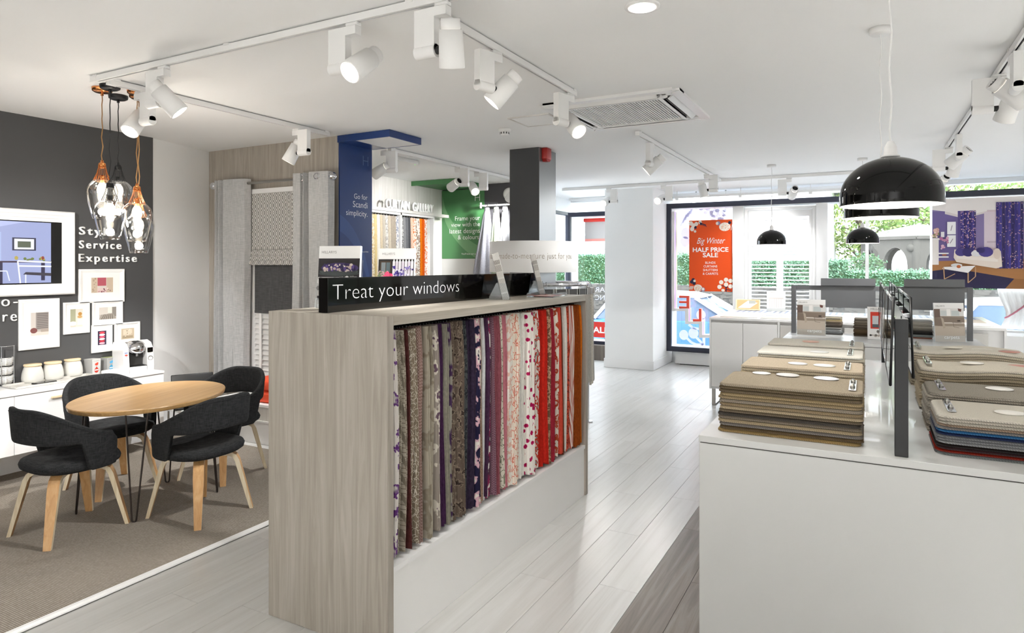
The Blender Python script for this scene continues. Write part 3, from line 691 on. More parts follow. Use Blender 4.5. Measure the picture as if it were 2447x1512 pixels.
for (x0, yb, h, c1, c2, nm, top) in ((227, 893, .125, 'd8462f', 'b4321f', 'red', 'c9c7c2'), (262, 887, .122, '5db4e3', '4fb0dd', 'blue', 'b9c48c')):
    q = at(x0, yb, Z=ZS); t = thing('coffee_pod_box', 'silver box of coffee pods with a %s drop logo' % nm, 'box', (q.x-.03, q.y-.01, ZS), math.radians(14), 'coffee pod boxes')
    MB().rbox(-.05, -.04, 0, .05, .04, h, .001, 1).build('carton', mat('silver_card', 'bcbcba', .35, .3), t); MB().box(-.05, -.04, h, .05, .04, h+.001).build('lid', mat('lid_'+nm, top, .5), t)
    P = PIC(.08, h, 'c2c2c0'); P.oval(.5, .66, .2, .09, c1).oval(.62, .72, .1, .06, c1).oval(.5, .26, .26, .17, c2).poly([(.3, .34), (.7, .34), (.5, .52)], c2).rect(.28, .24, .72, .31, 'ffffff')
    o = P.build('front_print', 'print', plane_M((.0505, -.04, 0), (0, 1, 0), (0, 0, 1)), t)
    text('brand_text', 'TOSSIMO', 'logo_grey', plane_M((.0508, .0, h*.84), (0, 1, 0), (0, 0, 1)), width=.062, align='CENTER', parent=t)
q = at(257, 893, Z=ZS); t = thing('card_box', 'small flat white box in front of the coffee pod boxes', 'box', (q.x+.03, q.y+.01, ZS), math.radians(12))
MB().rbox(-.03, -.065, 0, .03, .065, .036, .002, 1).build('box', 'paper', t)
# capsule coffee machine
q = at(322, 890, Z=ZS); t = thing('coffee_machine', 'white capsule coffee machine with black front and chrome spout head', 'coffee machine', (q.x-.09, q.y+.045, ZS), math.radians(-12))
b = MB(); sd = [(-.14, 0), (.115, 0), (.125, .05), (.105, .20), (.06, .245), (-.02, .262), (-.12, .25), (-.145, .20)]
b.prism(sd, -.118, -.075, 'y'); b.build('side_housing', 'white_lacquer', t)
b = MB(); b.prism(sd, .065, .118, 'y'); b.build('side_housing', 'white_lacquer', t)
MB().prism([(-.14, 0), (.02, 0), (.03, .20), (.0, .24), (-.13, .24)], -.075, .065, 'y').build('core', mat('machine_grey', '4d4c4b', .35), t)
MB().rbox(.02, -.072, .0, .125, .062, .052, .006, 2).build('drip_tray', 'white_lacquer', t)
MB().box(.03, -.075, .053, .12, .065, .056).build('drip_grid', 'black_plastic', t)
b = MB(); b.lathe([(0, -.06), (.014, -.06), (.016, -.045), (.05, -.035), (.074, .0), (.07, .035), (.04, .055), (0, .06)], 28, 0, Matrix.Translation((.055, -.004, .20)) @ Matrix.Rotation(.5, 4, 'Y')); b.build('brew_head', 'chrome', t)
MB().cyl((.085, -.004, .135), (.085, -.004, .155), .009, n=12).build('spout', 'chrome', t)
MB().box(.108, .070, .165, .1155, .112, .205, 0).build('display', 'black_gloss', t)
b = MB(); b.lathe([(.016, 0), (.017, .003), (.020, .003), (.021, 0)], 24, 0, Matrix.Translation((.118, .092, .115)) @ Matrix.Rotation(PI/2, 4, 'Y')); b.build('button_ring', 'steel', t)
P = PIC(.03, .05, 'f4f3f2'); P.rect(.1, .8, .9, .95, '5a6db0').oval(.5, .5, .4, .17, 'd8564a').rect(.3, .1, .7, .3, 'bbbbbb'); P.build('sticker', 'print', plane_M((.1185, -.112, .13), (0, 1, 0), (-.13, 0, 1)), t)
text('brand_text', 'BOSCH', 'logo_grey', plane_M((.1195, .074, .150), (0, 1, 0), (0, 0, 1)), width=.04, parent=t)
text('brand_text', 'TOSSIMO', 'logo_grey', plane_M((.1255, -.03, .022), (0, 1, 0), (0, 0, 1)), width=.05, parent=t)
# television in a moulded white frame
WX = -5.76
def moulding(b, y0, z0, y1, z1, w, d, x=WX, m=0):
    """stepped picture moulding lying on the wall x, running round y0..y1, z0..z1"""
    prof = [(0, .002), (0, d*.75), (w*.12, d), (w*.36, d), (w*.44, d*.78), (w*.66, d*.74), (w*.74, d*.52), (w, d*.45), (w, .002)]
    cs = [(y0, z0, 1, 1), (y1, z0, -1, 1), (y1, z1, -1, -1), (y0, z1, 1, -1)]; n = len(prof)
    vs = [(x+dd, cy+sy*ww, cz+sz*ww) for cy, cz, sy, sz in cs for ww, dd in prof]
    b.add(vs, [(k*n+j, ((k+1) % 4)*n+j, ((k+1) % 4)*n+j+1, k*n+j+1) for k in range(4) for j in range(n-1)], m); return b
t = thing('framed_television', 'flat television in a wide white moulded frame on the grey wall', 'television', (0, 0, 0))
moulding(MB(), 1.86, 1.357, 3.028, 2.026, .088, .06).build('frame', 'frame_white', t)
MB().box(WX+.003, 1.94, 1.44, WX+.02, 2.945, 1.945).build('bezel', 'black_gloss', t)
P = PIC(.905, .475, '9fa9d6')
P.rect(0, .0, 1, .24, 'c3c9ea').poly([(0, .24), (1, .24), (1, .30), (0, .30)], 'b6bde2').rect(0, .8, 1, 1, 'b4bde6').poly([(.52, .0), (1, .0), (1, 1), (.8, 1), (.52, .86)], '9da6cf')
P.rect(.0, .16, .55, .36, '8fbf74').rect(0, .30, .62, .82, 'a9b8e0').rect(.38, .38, .61, .82, 'c5d2f2').rect(.44, .12, .50, .40, 'd8e0f8')
for k in range(22): P.rect(.02+k*.027, .40, .024+k*.027, .82, '8e9cc8')
P.rect(.70, .53, .88, .74, '2e3044').rect(.715, .55, .865, .72, 'e8ebf5').rect(.74, .58, .84, .68, '58604a')
P.rect(.60, .0, .63, .36, '2b2440').rect(.54, .335, 1, .36, '3a2230').rect(.92, .04, .95, .34, '2b2440').specks(.72, .37, .95, .42, 14, .012, ['6b7a34', 'b4a24a', '8d3a2c'])
P.line([(.50, .06), (.52, .40), (.60, .40)], .008, 'dfe3f2').line([(.60, .40), (.585, .2), (.66, .2), (.68, .04)], .008, 'dfe3f2').line([(.50, .2), (.585, .2)], .010, 'cfd3e6')
P.line([(.76, .0), (.74, .36)], .01, 'f2f4fb').line([(.74, .36), (1, .34)], .012, 'e8ebf6').line([(.75, .28), (1, .27)], .012, 'e8ebf6').poly([(.78, .14), (1, .11), (1, .16), (.8, .18)], '39343c').line([(.80, 0), (.80, .14)], .008, 'e8ebf6')
P.build('screen', 'screen', plane_M((WX+.0205, 1.955, 1.455), (0, 1, 0), (0, 0, 1)), t)
# small white picture frames
def picture(label, a, bb, draw, w=.032):
    p = at(*a, X=WX); q = at(*bb, X=WX); y0, y1, z0, z1 = p.y, q.y, q.z, p.z
    t = thing('picture_frame', label, 'picture frame', (0, 0, 0), 0, 'small white picture frames on the grey wall')
    moulding(MB(), y0, z0, y1, z1, w, .022).build('frame', 'frame_white', t)
    MB().box(WX+.003, y0+w*.9, z0+w*.9, WX+.009, y1-w*.9, z1-w*.9).build('mount', 'paper', t)
    W_, H_ = (y1-y0), (z1-z0)
    fx0, fy0, fx1, fy1, bg, fn = draw
    P = PIC(W_*(fx1-fx0), H_*(fy1-fy0), bg); fn(P)
    P.build('photograph', 'print', plane_M((WX+.0095, y0+W_*fx0, z0+H_*fy0), (0, 1, 0), (0, 0, 1)), t)
def d1(P): P.rect(0, 0, .27, 1, 'c9b7a2').rect(.7, 0, 1, 1, 'c9b7a2').rect(.28, .45, .68, 1, 'b45a66').rect(.27, 0, .7, .3, 'ddc6c2').specks(.3, .02, .95, .28, 16, .006, ['8a4a55', 'e8d8d0', 'c08a88', '704050']).specks(0, 0, .26, 1, 14, .006, ['a08a78', 'b09c88'])
def d2(P):
    P.rect(.28, .25, 1, 1, '9a938f')
    for k in range(9): P.rect(.34, .30+k*.077, .97, .335+k*.077, '6e6765')
    P.rect(0, .3, .27, 1, 'cdc6c0').rect(0, 0, 1, .16, 'd8cdc4').oval(.16, .22, .2, .12, '7d4f4d').rect(.55, .14, 1, .28, 'a89c92')
def d3(P): P.rect(0, .3, .42, 1, 'a7a78c').rect(.42, 0, 1, 1, 'd9d2c4').oval(.78, .72, .16, .10, 'b98a4a').oval(.76, .56, .2, .08, 'c7a06a').rect(.55, .1, 1, .45, 'e6e1d6').oval(.2, .2, .3, .12, 'f1eee8')
def d4(P):
    P.rect(.0, .4, .5, 1, 'cfc8bf').rect(.75, .2, 1, 1, '8d8780').rect(.5, .5, .75, 1, 'e4dfd6').poly([(0, 0), (1, 0), (.8, .45), (.1, .4)], 'a39a90')
    for k in range(6): P.poly([(.1+k*.13, 0), (.15+k*.13, 0), (.32+k*.09, .42), (.29+k*.09, .42)], '6b635c')
def d5(P):
    P.rect(0, 0, 1, 1, '3a2f45')
    for k, c in enumerate(('d9a9b4', 'b2283a', 'e8d3cf', 'd5506a', 'f0e6de', 'c74452')): P.oval(.5, .12+k*.15, .34, .08, c)
def d6(P): P.rect(.05, .05, .95, .95, 'bfae96').rect(.15, .4, .85, .9, 'd8cab4').rect(.1, .1, .9, .3, 'a8977e').specks(.1, .1, .9, .9, 14, .006, ['e5dac8', '9a8a72'])
picture('white frame with a photograph of a pink blind between curtains, largest of the group', (186, 643), (295, 720), (.27, .30, .745, .745, 'd9d0c8', d1), .036)
picture('tall white frame with a photograph of grey window shutters', (43, 716), (140, 828), (.29, .27, .73, .73, 'b8b0aa', d2), .04)
picture('white frame with a photograph of a table lamp by an olive wall', (150, 723), (212, 794), (.26, .21, .74, .78, 'cfc8b8', d3), .027)
picture('white frame with a photograph of a bedroom with a striped rug', (219, 720), (291, 774), (.22, .25, .79, .74, 'bdb6ae', d4), .027)
picture('white frame with a photograph of a pile of pink cushions', (217, 777), (266, 838), (.30, .26, .72, .77, '33293c', d5), .025)
picture('white frame with a sepia photograph of a sitting room, beside the coffee machine', (272, 772), (332, 822), (.26, .28, .78, .74, 'c9baa2', d6), .025)
# raised lettering on the grey wall
def wallword(body, pxl, base, pxr, cap, wt=.012, lab=None, align='LEFT', sp=1.28):
    p = at(pxl, base, X=WX); q = at(pxr, base, X=WX); w = q.y-p.y
    t = thing('wall_lettering', lab, 'lettering', (WX, p.y if align == 'LEFT' else q.y, p.z), 0)
    text('letters', body, 'letter_white', plane_M((.002, 0, 0), (0, 1, 0), (0, 0, 1)), width=w, cap=cap, spacing=sp, align=align, extrude=.016, offset=wt, parent=t)
wallword('Style', 187, 560, 272, .066, .012, 'raised white letters spelling Style on the grey wall')
wallword('Service', 187, 593, 288, .066, .012, 'raised white letters spelling Service on the grey wall')
wallword('Expertise', 186, 625, 325, .066, .012, 'raised white letters spelling Expertise on the grey wall')
wallword('made-to-', -165, 740, 40, .082, -.006, 'thin white letters ending in to- under the television', 'RIGHT')
wallword('measure', -125, 777, 38, .082, -.006, 'thin white letters ending in re under the television', 'RIGHT')
# ---------------------------------------------------------------- cluster of glass pendants
def glass_pendant(x, y, ztop, m, cord, label):
    t = thing('glass_pendant', label, 'pendant lamp', (x, y, ZC), 0, 'glass pendants over the oval table')
    MB().lathe([(0, -.03), (.045, -.03), (.058, -.022), (.061, -.004), (.06, 0), (0, 0)], 28).build('ceiling_rose', m, t)
    MB().cyl((0, 0, -.03), (0, 0, -.05), .009, n=10).build('cord_grip', m, t)
    zt = ztop-ZC; n = 14
    MB().tube([(.004*math.sin(k*1.3)*(0 if k in (0, n) else 1), .003*math.cos(k*1.7)*(0 if k in (0, n) else 1), -.05+(zt+.05)*k/n) for k in range(n+1)], .0032, 8).build('cord', cord, t)
    b = MB(); b.lathe([(0, zt), (.009, zt), (.011, zt-.016), (.02, zt-.02), (.021, zt-.05), (.0, zt-.05)], 16)
    for k in range(18):
        a = 2*PI*k/18; prof = [(.019, -.022), (.023, -.055), (.030, -.085), (.042, -.115), (.052, -.137)]
        b.tube([(r*math.cos(a), r*math.sin(a), zt+z) for r, z in prof], .0016, 5)
    for z, r in ((-.05, .0225), (-.137, .052)): b.tube([(r*math.cos(2*PI*k/20), r*math.sin(2*PI*k/20), zt+z) for k in range(20)], .0018, 5, closed=True)
    b.build('wire_cage', m, t)
    MB().lathe([(.046, zt-.128), (.062, zt-.142), (.082, zt-.165), (.092, zt-.20), (.089, zt-.235), (.078, zt-.29), (.066, zt-.34), (.054, zt-.385), (.0525, zt-.385), (.0645, zt-.34), (.0765, zt-.29), (.0875, zt-.235), (.0905, zt-.20), (.0805, zt-.166), (.061, zt-.1435), (.045, zt-.1295)], 36).build('glass_shade', 'lamp_glass', t)
    MB().lathe([(0, zt-.10), (.016, zt-.10), (.018, zt-.15), (.0, zt-.15)], 16).build('lamp_holder', m, t)
    MB().lathe([(.014, zt-.15), (.026, zt-.17), (.031, zt-.195), (.027, zt-.218), (.020, zt-.228), (.024, zt-.245), (.018, zt-.265), (0, zt-.272)], 20).build('bulb', 'bulb_glow', t)
    l = bpy.data.lights.new('glow', 'POINT'); l.energy = 4; l.color = (1, .93, .84); l.shadow_soft_size = .03
    lo = bpy.data.objects.new('glow', l); COL.objects.link(lo); lo.parent = t; lo.location = (0, 0, zt-.30)
glass_pendant(-4.43, 2.515, 2.285, 'copper', 'copper_cord', 'clear glass pendant with copper cage on the longer side of the television')
glass_pendant(-4.315, 2.50, 2.146, 'black_metal', 'black_plastic', 'clear glass pendant with black cage, hung low in the cluster')
glass_pendant(-4.53, 2.68, 2.30, 'black_metal', 'black_plastic', 'clear glass pendant with black cage, hung high in the cluster')
glass_pendant(-4.285, 2.66, 2.139, 'copper', 'copper_cord', 'clear glass pendant with copper cage, upper one of the copper pair')
glass_pendant(-4.385, 2.735, 2.062, 'copper', 'copper_cord', 'clear glass pendant with copper cage, lowest of the cluster')
# ---------------------------------------------------------------- curtain and blind display on the oak wall
OY = 4.465
t = thing('curtain_pole', 'brushed steel curtain pole with ball finials on the oak wall', 'curtain pole', (0, 0, 0))
MB().cyl((-5.70, 4.365, 2.384), (-4.24, 4.365, 2.384), .0135, n=20).build('pole', 'steel', t)
for xx in (-5.70, -4.24):
    s_ = -1 if xx < -5 else 1
    MB().lathe([(0, 0), (.018, 0), (.019, .012), (.014, .018), (.03, .03), (.040, .055), (.036, .08), (.02, .095), (0, .10)], 24, 0, Matrix.Translation((xx, 4.365, 2.384)) @ Matrix.Rotation(s_*PI/2, 4, 'Y')).build('finial', 'chrome', t)
for xx in (-5.62, -4.32): MB().cyl((xx, 4.365, 2.384), (xx, 4.465, 2.384), .009, n=12).cyl((xx, 4.455, 2.384), (xx, 4.4645, 2.384), .03, n=20).build('bracket', 'steel', t)
def curtain(label, xs, z0, z1, eyes):
    t = thing('eyelet_curtain', label, 'curtain', (0, 0, 0), 0, 'silver grey eyelet curtains')
    def pt(u, v, off):
        # xs: control points across (x, y) of the hanging cloth
        k = u*(len(xs)-1); i = min(int(k), len(xs)-2); f = k-i; f = f*f*(3-2*f)
        x = xs[i][0]*(1-f)+xs[i+1][0]*f; y = xs[i][1]*(1-f)+xs[i+1][1]*f
        dx = xs[i+1][0]-xs[i][0]; dy = xs[i+1][1]-xs[i][1]; l = math.hypot(dx, dy)
        x += .008*math.sin(v*5+i)*v+off*-dy/l; y += .010*math.sin(v*4+i*2)*v+off*dx/l
        return (x, y, z1+(z0-z1)*v)
    n = (len(xs)-1)*8
    b = MB(); b.grid(lambda u, v: pt(u, v, 0), n, 18); b.grid(lambda u, v: pt(u, v, .0025), n, 18)
    b.build('cloth', 'silver_cloth', t)
    for (x, y, a) in eyes:
        M = Matrix.Translation((x, y, z1-.04)) @ Matrix.Rotation(a, 4, 'Z') @ Matrix.Rotation(PI/2, 4, 'X')
        MB().lathe([(.021, -.003), (.031, -.006), (.033, 0), (.031, .006), (.021, .003)], 24, 0, M).build('eyelet', 'chrome', t)
curtain('silver grey eyelet curtain hanging on the white wall side of the display window', [(-5.665, 4.42), (-5.655, 4.29), (-5.605, 4.42), (-5.59, 4.28), (-5.545, 4.42), (-5.525, 4.285), (-5.40, 4.30), (-5.275, 4.33), (-5.255, 4.39)], .37, 2.425, [(-5.415, 4.31, .06), (-5.665, 4.38, .5)])
curtain('silver grey eyelet curtain hanging beside the blue canopy', [(-4.60, 4.40), (-4.585, 4.29), (-4.515, 4.31), (-4.49, 4.42), (-4.455, 4.285), (-4.415, 4.42), (-4.385, 4.285), (-4.27, 4.30), (-4.185, 4.32), (-4.175, 4.39)], .37, 2.425, [(-4.30, 4.297, .05), (-4.52, 4.325, .4)])
t = thing('display_window', 'white window frame panel dressed with blinds on the oak wall', 'window display', (0, 0, 0))
MB().box(-5.30, 4.435, .36, -4.52, 4.464, 2.33).build('backing', 'white_matte', t)
for (xa, xb) in ((-5.31, -5.235), (-4.585, -4.51)): MB().box(xa, 4.425, .36, xb, 4.4645, 2.315).build('jamb', 'trim_paint', t)
MB().box(-5.31, 4.415, 2.285, -4.51, 4.464, 2.33).build('head', 'trim_paint', t)
# roman blind with nested diamonds
m, nt, bs = nodes('diamond_cloth'); N = nt.nodes; L = nt.links; tc = N.new('ShaderNodeTexCoord'); sp_ = N.new('ShaderNodeSeparateXYZ'); L.new(tc.outputs['Object'], sp_.inputs[0])
def mth(op, a, b_=None):
    n_ = N.new('ShaderNodeMath'); n_.operation = op
    for i, v in enumerate((a, b_)):
        if v is None: continue
        if isinstance(v, (int, float)): n_.inputs[i].default_value = v
        else: L.new(v, n_.inputs[i])
    return n_.outputs[0]
def tri(o, per): return mth('MULTIPLY', mth('ABSOLUTE', mth('SUBTRACT', mth('FRACT', mth('DIVIDE', o, per)), .5)), 2)
d_ = mth('ADD', tri(sp_.outputs[0], .082), tri(sp_.outputs[2], .135)); d_ = mth('FRACT', d_)
r_ = ramp(nt, [(.0, '4a4848'), (.12, 'dcdad6'), (.36, '87857f'), (.66, 'e2e0dc'), (.86, '9a9792')]); r_.color_ramp.interpolation = 'CONSTANT'
L.new(d_, r_.inputs[0]); L.new(r_.outputs[0], bs.inputs['Base Color']); bs.inputs['Roughness'].default_value = .85
t = thing('roman_blind', 'grey and white diamond patterned roman blind', 'blind', (0, 0, 0))
MB().box(-5.285, 4.403, 1.745, -4.53, 4.409, 2.283).build('panel', 'diamond_cloth', t)
for k in range(3):
    z = 1.745-.045*k; yb = 4.409; b = MB()
    prof = [(yb, z), (4.398-.007*k, z-.004), (4.388-.009*k, z-.05), (4.392-.008*k, z-.062), (yb, z-.055)]
    b.prism(prof, -5.285, -4.53, 'x', 0, None, True); b.build('fold', 'diamond_cloth', t)
MB().tube([(-5.295, 4.40, 2.27), (-5.295, 4.39, 1.32), (-5.291, 4.388, 1.30), (-5.287, 4.39, 1.32), (-5.287, 4.40, 2.27)], .002, 5).build('chain', 'steel', t)
t = thing('roller_blind', 'dark grey roller blind below the patterned roman blind', 'blind', (0, 0, 0))
MB().box(-5.232, 4.416, 1.155, -4.59, 4.420, 1.70).build('cloth', 'dark_blind', t); MB().rbox(-5.232, 4.411, 1.13, -4.59, 4.425, 1.158, .004, 2).build('bottom_bar', 'dark_blind', t)
t = thing('venetian_blind', 'white wooden venetian blind at the foot of the display window', 'blind', (0, 0, 0))
b = MB(); b.rbox(-.315, -.025, -.0015, .315, .025, .0015, .001, 1); so = b.build('slat', 'white_matte', t, (-4.91, 4.416, 1.10), (math.radians(38), 0, 0))
sm_ = so.data
for k in range(1, 14): link('slat', sm_, t, (-4.91, 4.416, 1.10-k*.05), (math.radians(38), 0, 0))
for xx in (-5.12, -4.70): MB().box(xx-.016, 4.385, .40, xx+.016, 4.3865, 1.13).build('tape', 'white_matte', t)
t = thing('low_bench', 'low bench with pale wood front below the display window', 'bench', (0, 0, 0))
MB().rbox(-5.36, 4.05, .335, -4.22, 4.463, .362, .003, 1).build('seat_board', 'trim_paint', t); MB().box(-5.34, 4.065, .215, -4.22, 4.46, .335).build('fascia', 'pale_laminate', t)
MB().box(-5.36, 4.05, .20, -4.22, 4.46, .215).build('ledge', 'trim_paint', t); MB().box(-5.34, 4.07, .001, -4.22, 4.46, .20).build('base', 'trim_paint', t)
for k, (z, dx) in enumerate(((.362, 0), (.47, -.01))):
    t = thing('orange_cushion', 'bright orange box cushion, %s of two on the low bench' % ('lower', 'upper')[k], 'cushion', (-4.69+dx, 4.22, z), 0, 'orange cushions on the low bench')
    MB().rbox(-.2, -.13, .001, .2, .13, .105, .03, 4).build('cover', 'orange_bag', t)
# side table with laptop behind the oval table
lp = Vector((-5.0, 3.66, 0)); t = thing('side_table', 'low white side table behind the oval table carrying a laptop', 'side table', (-5.09, 3.70, 0))
MB().rbox(-.22, -.16, .345, .22, .16, .37, .004, 2).build('top', 'white_lacquer', t)
for sx in (-1, 1): MB().tube([(sx*.2, -.14, .345), (sx*.2, -.14, .018), (sx*.2, .14, .018), (sx*.2, .14, .345)], .009, 8).build('leg_frame', 'steel', t)
lx, ly = -5.13, 3.70
t = thing('laptop', 'open black laptop on the low white side table', 'laptop', (lx, ly, .371), math.radians(62))
MB().rbox(-.17, -.12, 0, .17, .12, .02, .004, 2).build('base', 'black_plastic', t); MB().box(-.15, -.02, .0201, .15, .10, .0212).build('keyboard', 'graphite', t)
MB().rbox(-.17, 0, 0, .17, .012, .245, .008, 2, 0, Matrix.Translation((0, .115, .02)) @ Matrix.Rotation(-.22, 4, 'X')).build('lid', 'black_plastic', t)
t = thing('notebook', 'pale green notebook on the low white side table', 'notebook', (-4.95, 3.63, .371), .3)
MB().rbox(-.07, -.09, 0, .07, .09, .012, .002, 1).build('cover', mat('pale_green', 'dbe3d4', .6), t)
# ================================================================ swatch display unit
UX0, UX1, UY0, UY1, UZ = -2.406, -1.717, 2.107, 4.282, 1.388
t = thing('swatch_display_unit', 'grey oak display unit packed with hanging curtain fabric swatches', 'display unit', (0, 0, 0))
MB().rbox(UX0, UY0, .001, UX1, UY0+.04, UZ-.0005, .0012, 1).build('end_panel', 'grey_oak', t)
MB().rbox(UX0, UY1-.04, .001, UX1, UY1, UZ-.0005, .0012, 1).build('end_panel', 'grey_oak', t)
MB().rbox(UX0, UY0+.0402, UZ-.04, UX1, UY1-.0402, UZ, .0012, 1).build('top', 'grey_oak_lit_top', t)
MB().box(UX0, UY0+.04, .325, UX1-.004, UY1-.04, .348).build('shelf', 'trim_paint', t)
MB().box(UX1-.028, UY0+.04, .001, UX1-.012, UY1-.04, .325).box(UX0+.012, UY0+.04, .001, UX0+.028, UY1-.04, .325).build('plinth_panel', 'white_matte', t)
MB().box(-2.07, UY0+.04, .348, -2.055, UY1-.04, UZ-.04).build('centre_divider', 'void', t)
MB().cyl((-1.90, UY0+.04, 1.341), (-1.90, UY1-.04, 1.341), .0068, n=12).build('hanging_rail', 'black_metal', t)
def swatch(name, mats, y0, y1, xf, xb, z0, z1, rs, sgn=1):
    """a hanging fabric book: several folded leaves, uneven front and hem; front faces +x"""
    w = y1-y0; k = max(1, round(w/.011)); n = 4*k+1; lv = 9
    ph = [rs.uniform(0, 6) for _ in range(4)]; hem = [rs.uniform(0, .018) for _ in range(k+1)]; b = MB(); vs = []
    lean = rs.uniform(-.006, .006)
    for j in range(lv+1):
        v = j/lv; z = z1+(z0-z1)*v; oy = (.004*math.sin(3*v+ph[0])+.003*math.sin(7*v+ph[1]))*min(1, v*3)+lean*v
        for i in range(n):
            u = i/(n-1); lobe = abs(math.sin(PI*k*u))**.6
            x = xf-.018+.018*lobe+.010*math.sin(2.5*v+ph[2]+u*1.5)*v-.012*(1-min(1, v*6))
            hz = hem[int(u*k)] if j == lv else 0
            vs.append((x, y0+w*u*.97+oy, z+hz))
        for y in (y1-.0005, y0+.0005): vs.append((xb, y+oy*.5, z))
    r = n+2; fs = [(j*r+i, j*r+(i+1) % r, (j+1)*r+(i+1) % r, (j+1)*r+i) for j in range(lv) for i in range(r)]
    b.add(vs, fs, 0, True); b.add(vs[:r], [list(range(r))], 0); b.add(vs[-r:], [list(range(r))], 0)
    return b
SW = [  # (from, to, how many, kind, base, ink, ink2, scale, words)
 (93, 118, 1, 'floral', 'e9e3dd', '6f3f86', None, 20, 'white and purple floral'), (118, 165, 3, 'basket', 'a59c8c', '7d7567', 'b5ad9e', 26, 'greige basket weave'),
 (165, 190, 2, 'plain', '5c3230', '45221f', None, 1, 'dark maroon'), (190, 230, 2, 'leaf', '877a68', 'd2cabb', None, 16, 'taupe and cream leaf print'),
 (230, 270, 2, 'check', 'a38a83', '84695f', None, 16, 'mauve brown geometric'), (270, 322, 3, 'floral', 'aaa292', '8d8474', None, 12, 'greige tonal floral'),
 (322, 350, 2, 'floral', '9d938a', 'd9d2c6', '6d5565', 14, 'taupe and mauve floral'), (350, 372, 1, 'plain', '4a2c4e', '361d3a', None, 1, 'dark plum'),
 (372, 390, 1, 'plain', '8e8a7b', '79756a', None, 1, 'grey green'), (390, 412, 2, 'plain', '43204c', '2e1236', None, 1, 'deep purple'),
 (412, 428, 1, 'floral', '9f9b90', '4c3558', None, 9, 'grey with purple branches'), (428, 482, 3, 'floral', '6b5d52', '8a7b6c', '3b302b', 30, 'dark brown paisley'),
 (482, 505, 2, 'floral', '4d5152', '2c2f33', None, 40, 'dark teal patterned'), (505, 545, 2, 'plain', '3e3348', '2b2233', None, 1, 'slate aubergine'),
 (545, 575, 2, 'floral', '26233f', 'd3a9b4', 'e7e0d6', 18, 'navy with pink flowers'), (575, 590, 1, 'leaf', 'a58a76', '7c6552', None, 22, 'tan patterned'),
 (590, 604, 1, 'plain', 'd5d6d6', 'bcbdbd', None, 1, 'pale grey'), (604, 613, 1, 'plain', '4a2f49', '372036', None, 1, 'narrow plum'),
 (613, 635, 1, 'floral', 'ebe6df', '8f2f57', '54384b', 12, 'white with berry flowers'), (635, 660, 2, 'check', '8d6c78', '6d4a59', None, 18, 'mulberry check'),
 (660, 690, 2, 'plain', '9c5a63', '82444f', None, 1, 'dusky rose'), (690, 706, 1, 'leaf', 'd9d3c4', '7c7f6a', None, 10, 'cream with green sketch lines'),
 (706, 728, 2, 'plain', 'c77f88', 'b26a75', None, 1, 'rose pink'), (728, 752, 1, 'floral', 'eae5db', 'e0b8a8', None, 26, 'cream with faint coral sprigs'),
 (752, 784, 2, 'leaf', 'ecdfcf', 'd97f6b', None, 9, 'cream with large coral blooms'), (784, 816, 3, 'plain', 'e8e5de', 'd6d3cb', None, 1, 'off white'),
 (816, 860, 3, 'blossom', 'efe9e1', 'a8124f', 'c22a63', 26, 'white with magenta blossom'), (860, 868, 1, 'plain', 'b8382a', '9c2a1f', None, 1, 'narrow brick red'),
 (868, 900, 2, 'floral', 'e6dfd6', 'c73a26', '9a958c', 22, 'white with red and grey shapes'), (900, 942, 3, 'plain', 'cf2d1f', 'b02015', None, 1, 'bright red'),
 (942, 952, 1, 'floral', '7d5a46', 'c9a789', None, 40, 'brown patterned'), (952, 972, 1, 'plain', 'ac2f40', '92222f', None, 1, 'crimson'),
 (972, 1000, 2, 'floral', 'eae2d4', 'b5492a', None, 20, 'white with rust flowers'), (1000, 1010, 1, 'plain', 'd2503f', 'bd4233', None, 1, 'coral red'),
 (1010, 1030, 1, 'plain', '7e3a24', '632915', None, 1, 'dark rust'), (1030, 1040, 1, 'plain', 'eae7e0', 'd8d4cc', None, 1, 'narrow ivory'),
 (1040, 1066, 1, 'leaf', 'd2553f', '6d2a20', None, 8, 'coral with dark line drawing'), (1066, 1088, 2, 'stripe', 'eee9e1', 'b8553f', None, 30, 'white and red striped'),
 (1088, 1110, 2, 'plain', '9c4a18', '823a0f', None, 1, 'rust orange'), (1110, 1140, 3, 'plain', 'd67417', 'bd5f0c', None, 1, 'bright orange'), (1140, 1152, 1, 'blossom', 'efeae2', 'd98a45', '6f8a86', 70, 'white with tiny dots')]
rs = random.Random(5)
def yof(cx): return at(900+cx/2.29, 950, X=-1.742).y
for i, (a, c, n, kind, base, ink, ink2, sc, words) in enumerate(SW):
    pattern('swatch_%d' % i, kind, base, ink, ink2, sc)
    ya = max(yof(a), UY0+.044); yb = min(yof(c), UY1-.044); nb = SW[i+1][8] if i+1 < len(SW) else SW[i-1][8]
    for k in range(n):
        y0 = ya+(yb-ya)*k/n; y1 = ya+(yb-ya)*(k+1)/n
        xf = -1.742+rs.uniform(-.014, .012); z0 = .352+rs.uniform(.004, .022)
        t = thing('fabric_swatch', ('%s swatch hanging beside the %s swatch' % (words, nb)), 'fabric swatch', (0, 0, 0), 0, 'fabric swatches in the oak unit')
        swatch('cloth', None, y0+.0006, y1-.0006, xf, -2.04, z0, 1.320+rs.uniform(-.004, .004), rs).build('cloth', 'swatch_%d' % i, t)
        ym = (y0+y1)/2; w_ = min(.004, (y1-y0)*.3)
        MB().box(-2.0, ym-w_, 1.3205, -1.80, ym+w_, 1.328).box(-1.9045, ym-w_*.6, 1.328, -1.8955, ym+w_*.6, 1.334).build('hanger', 'black_plastic', t)
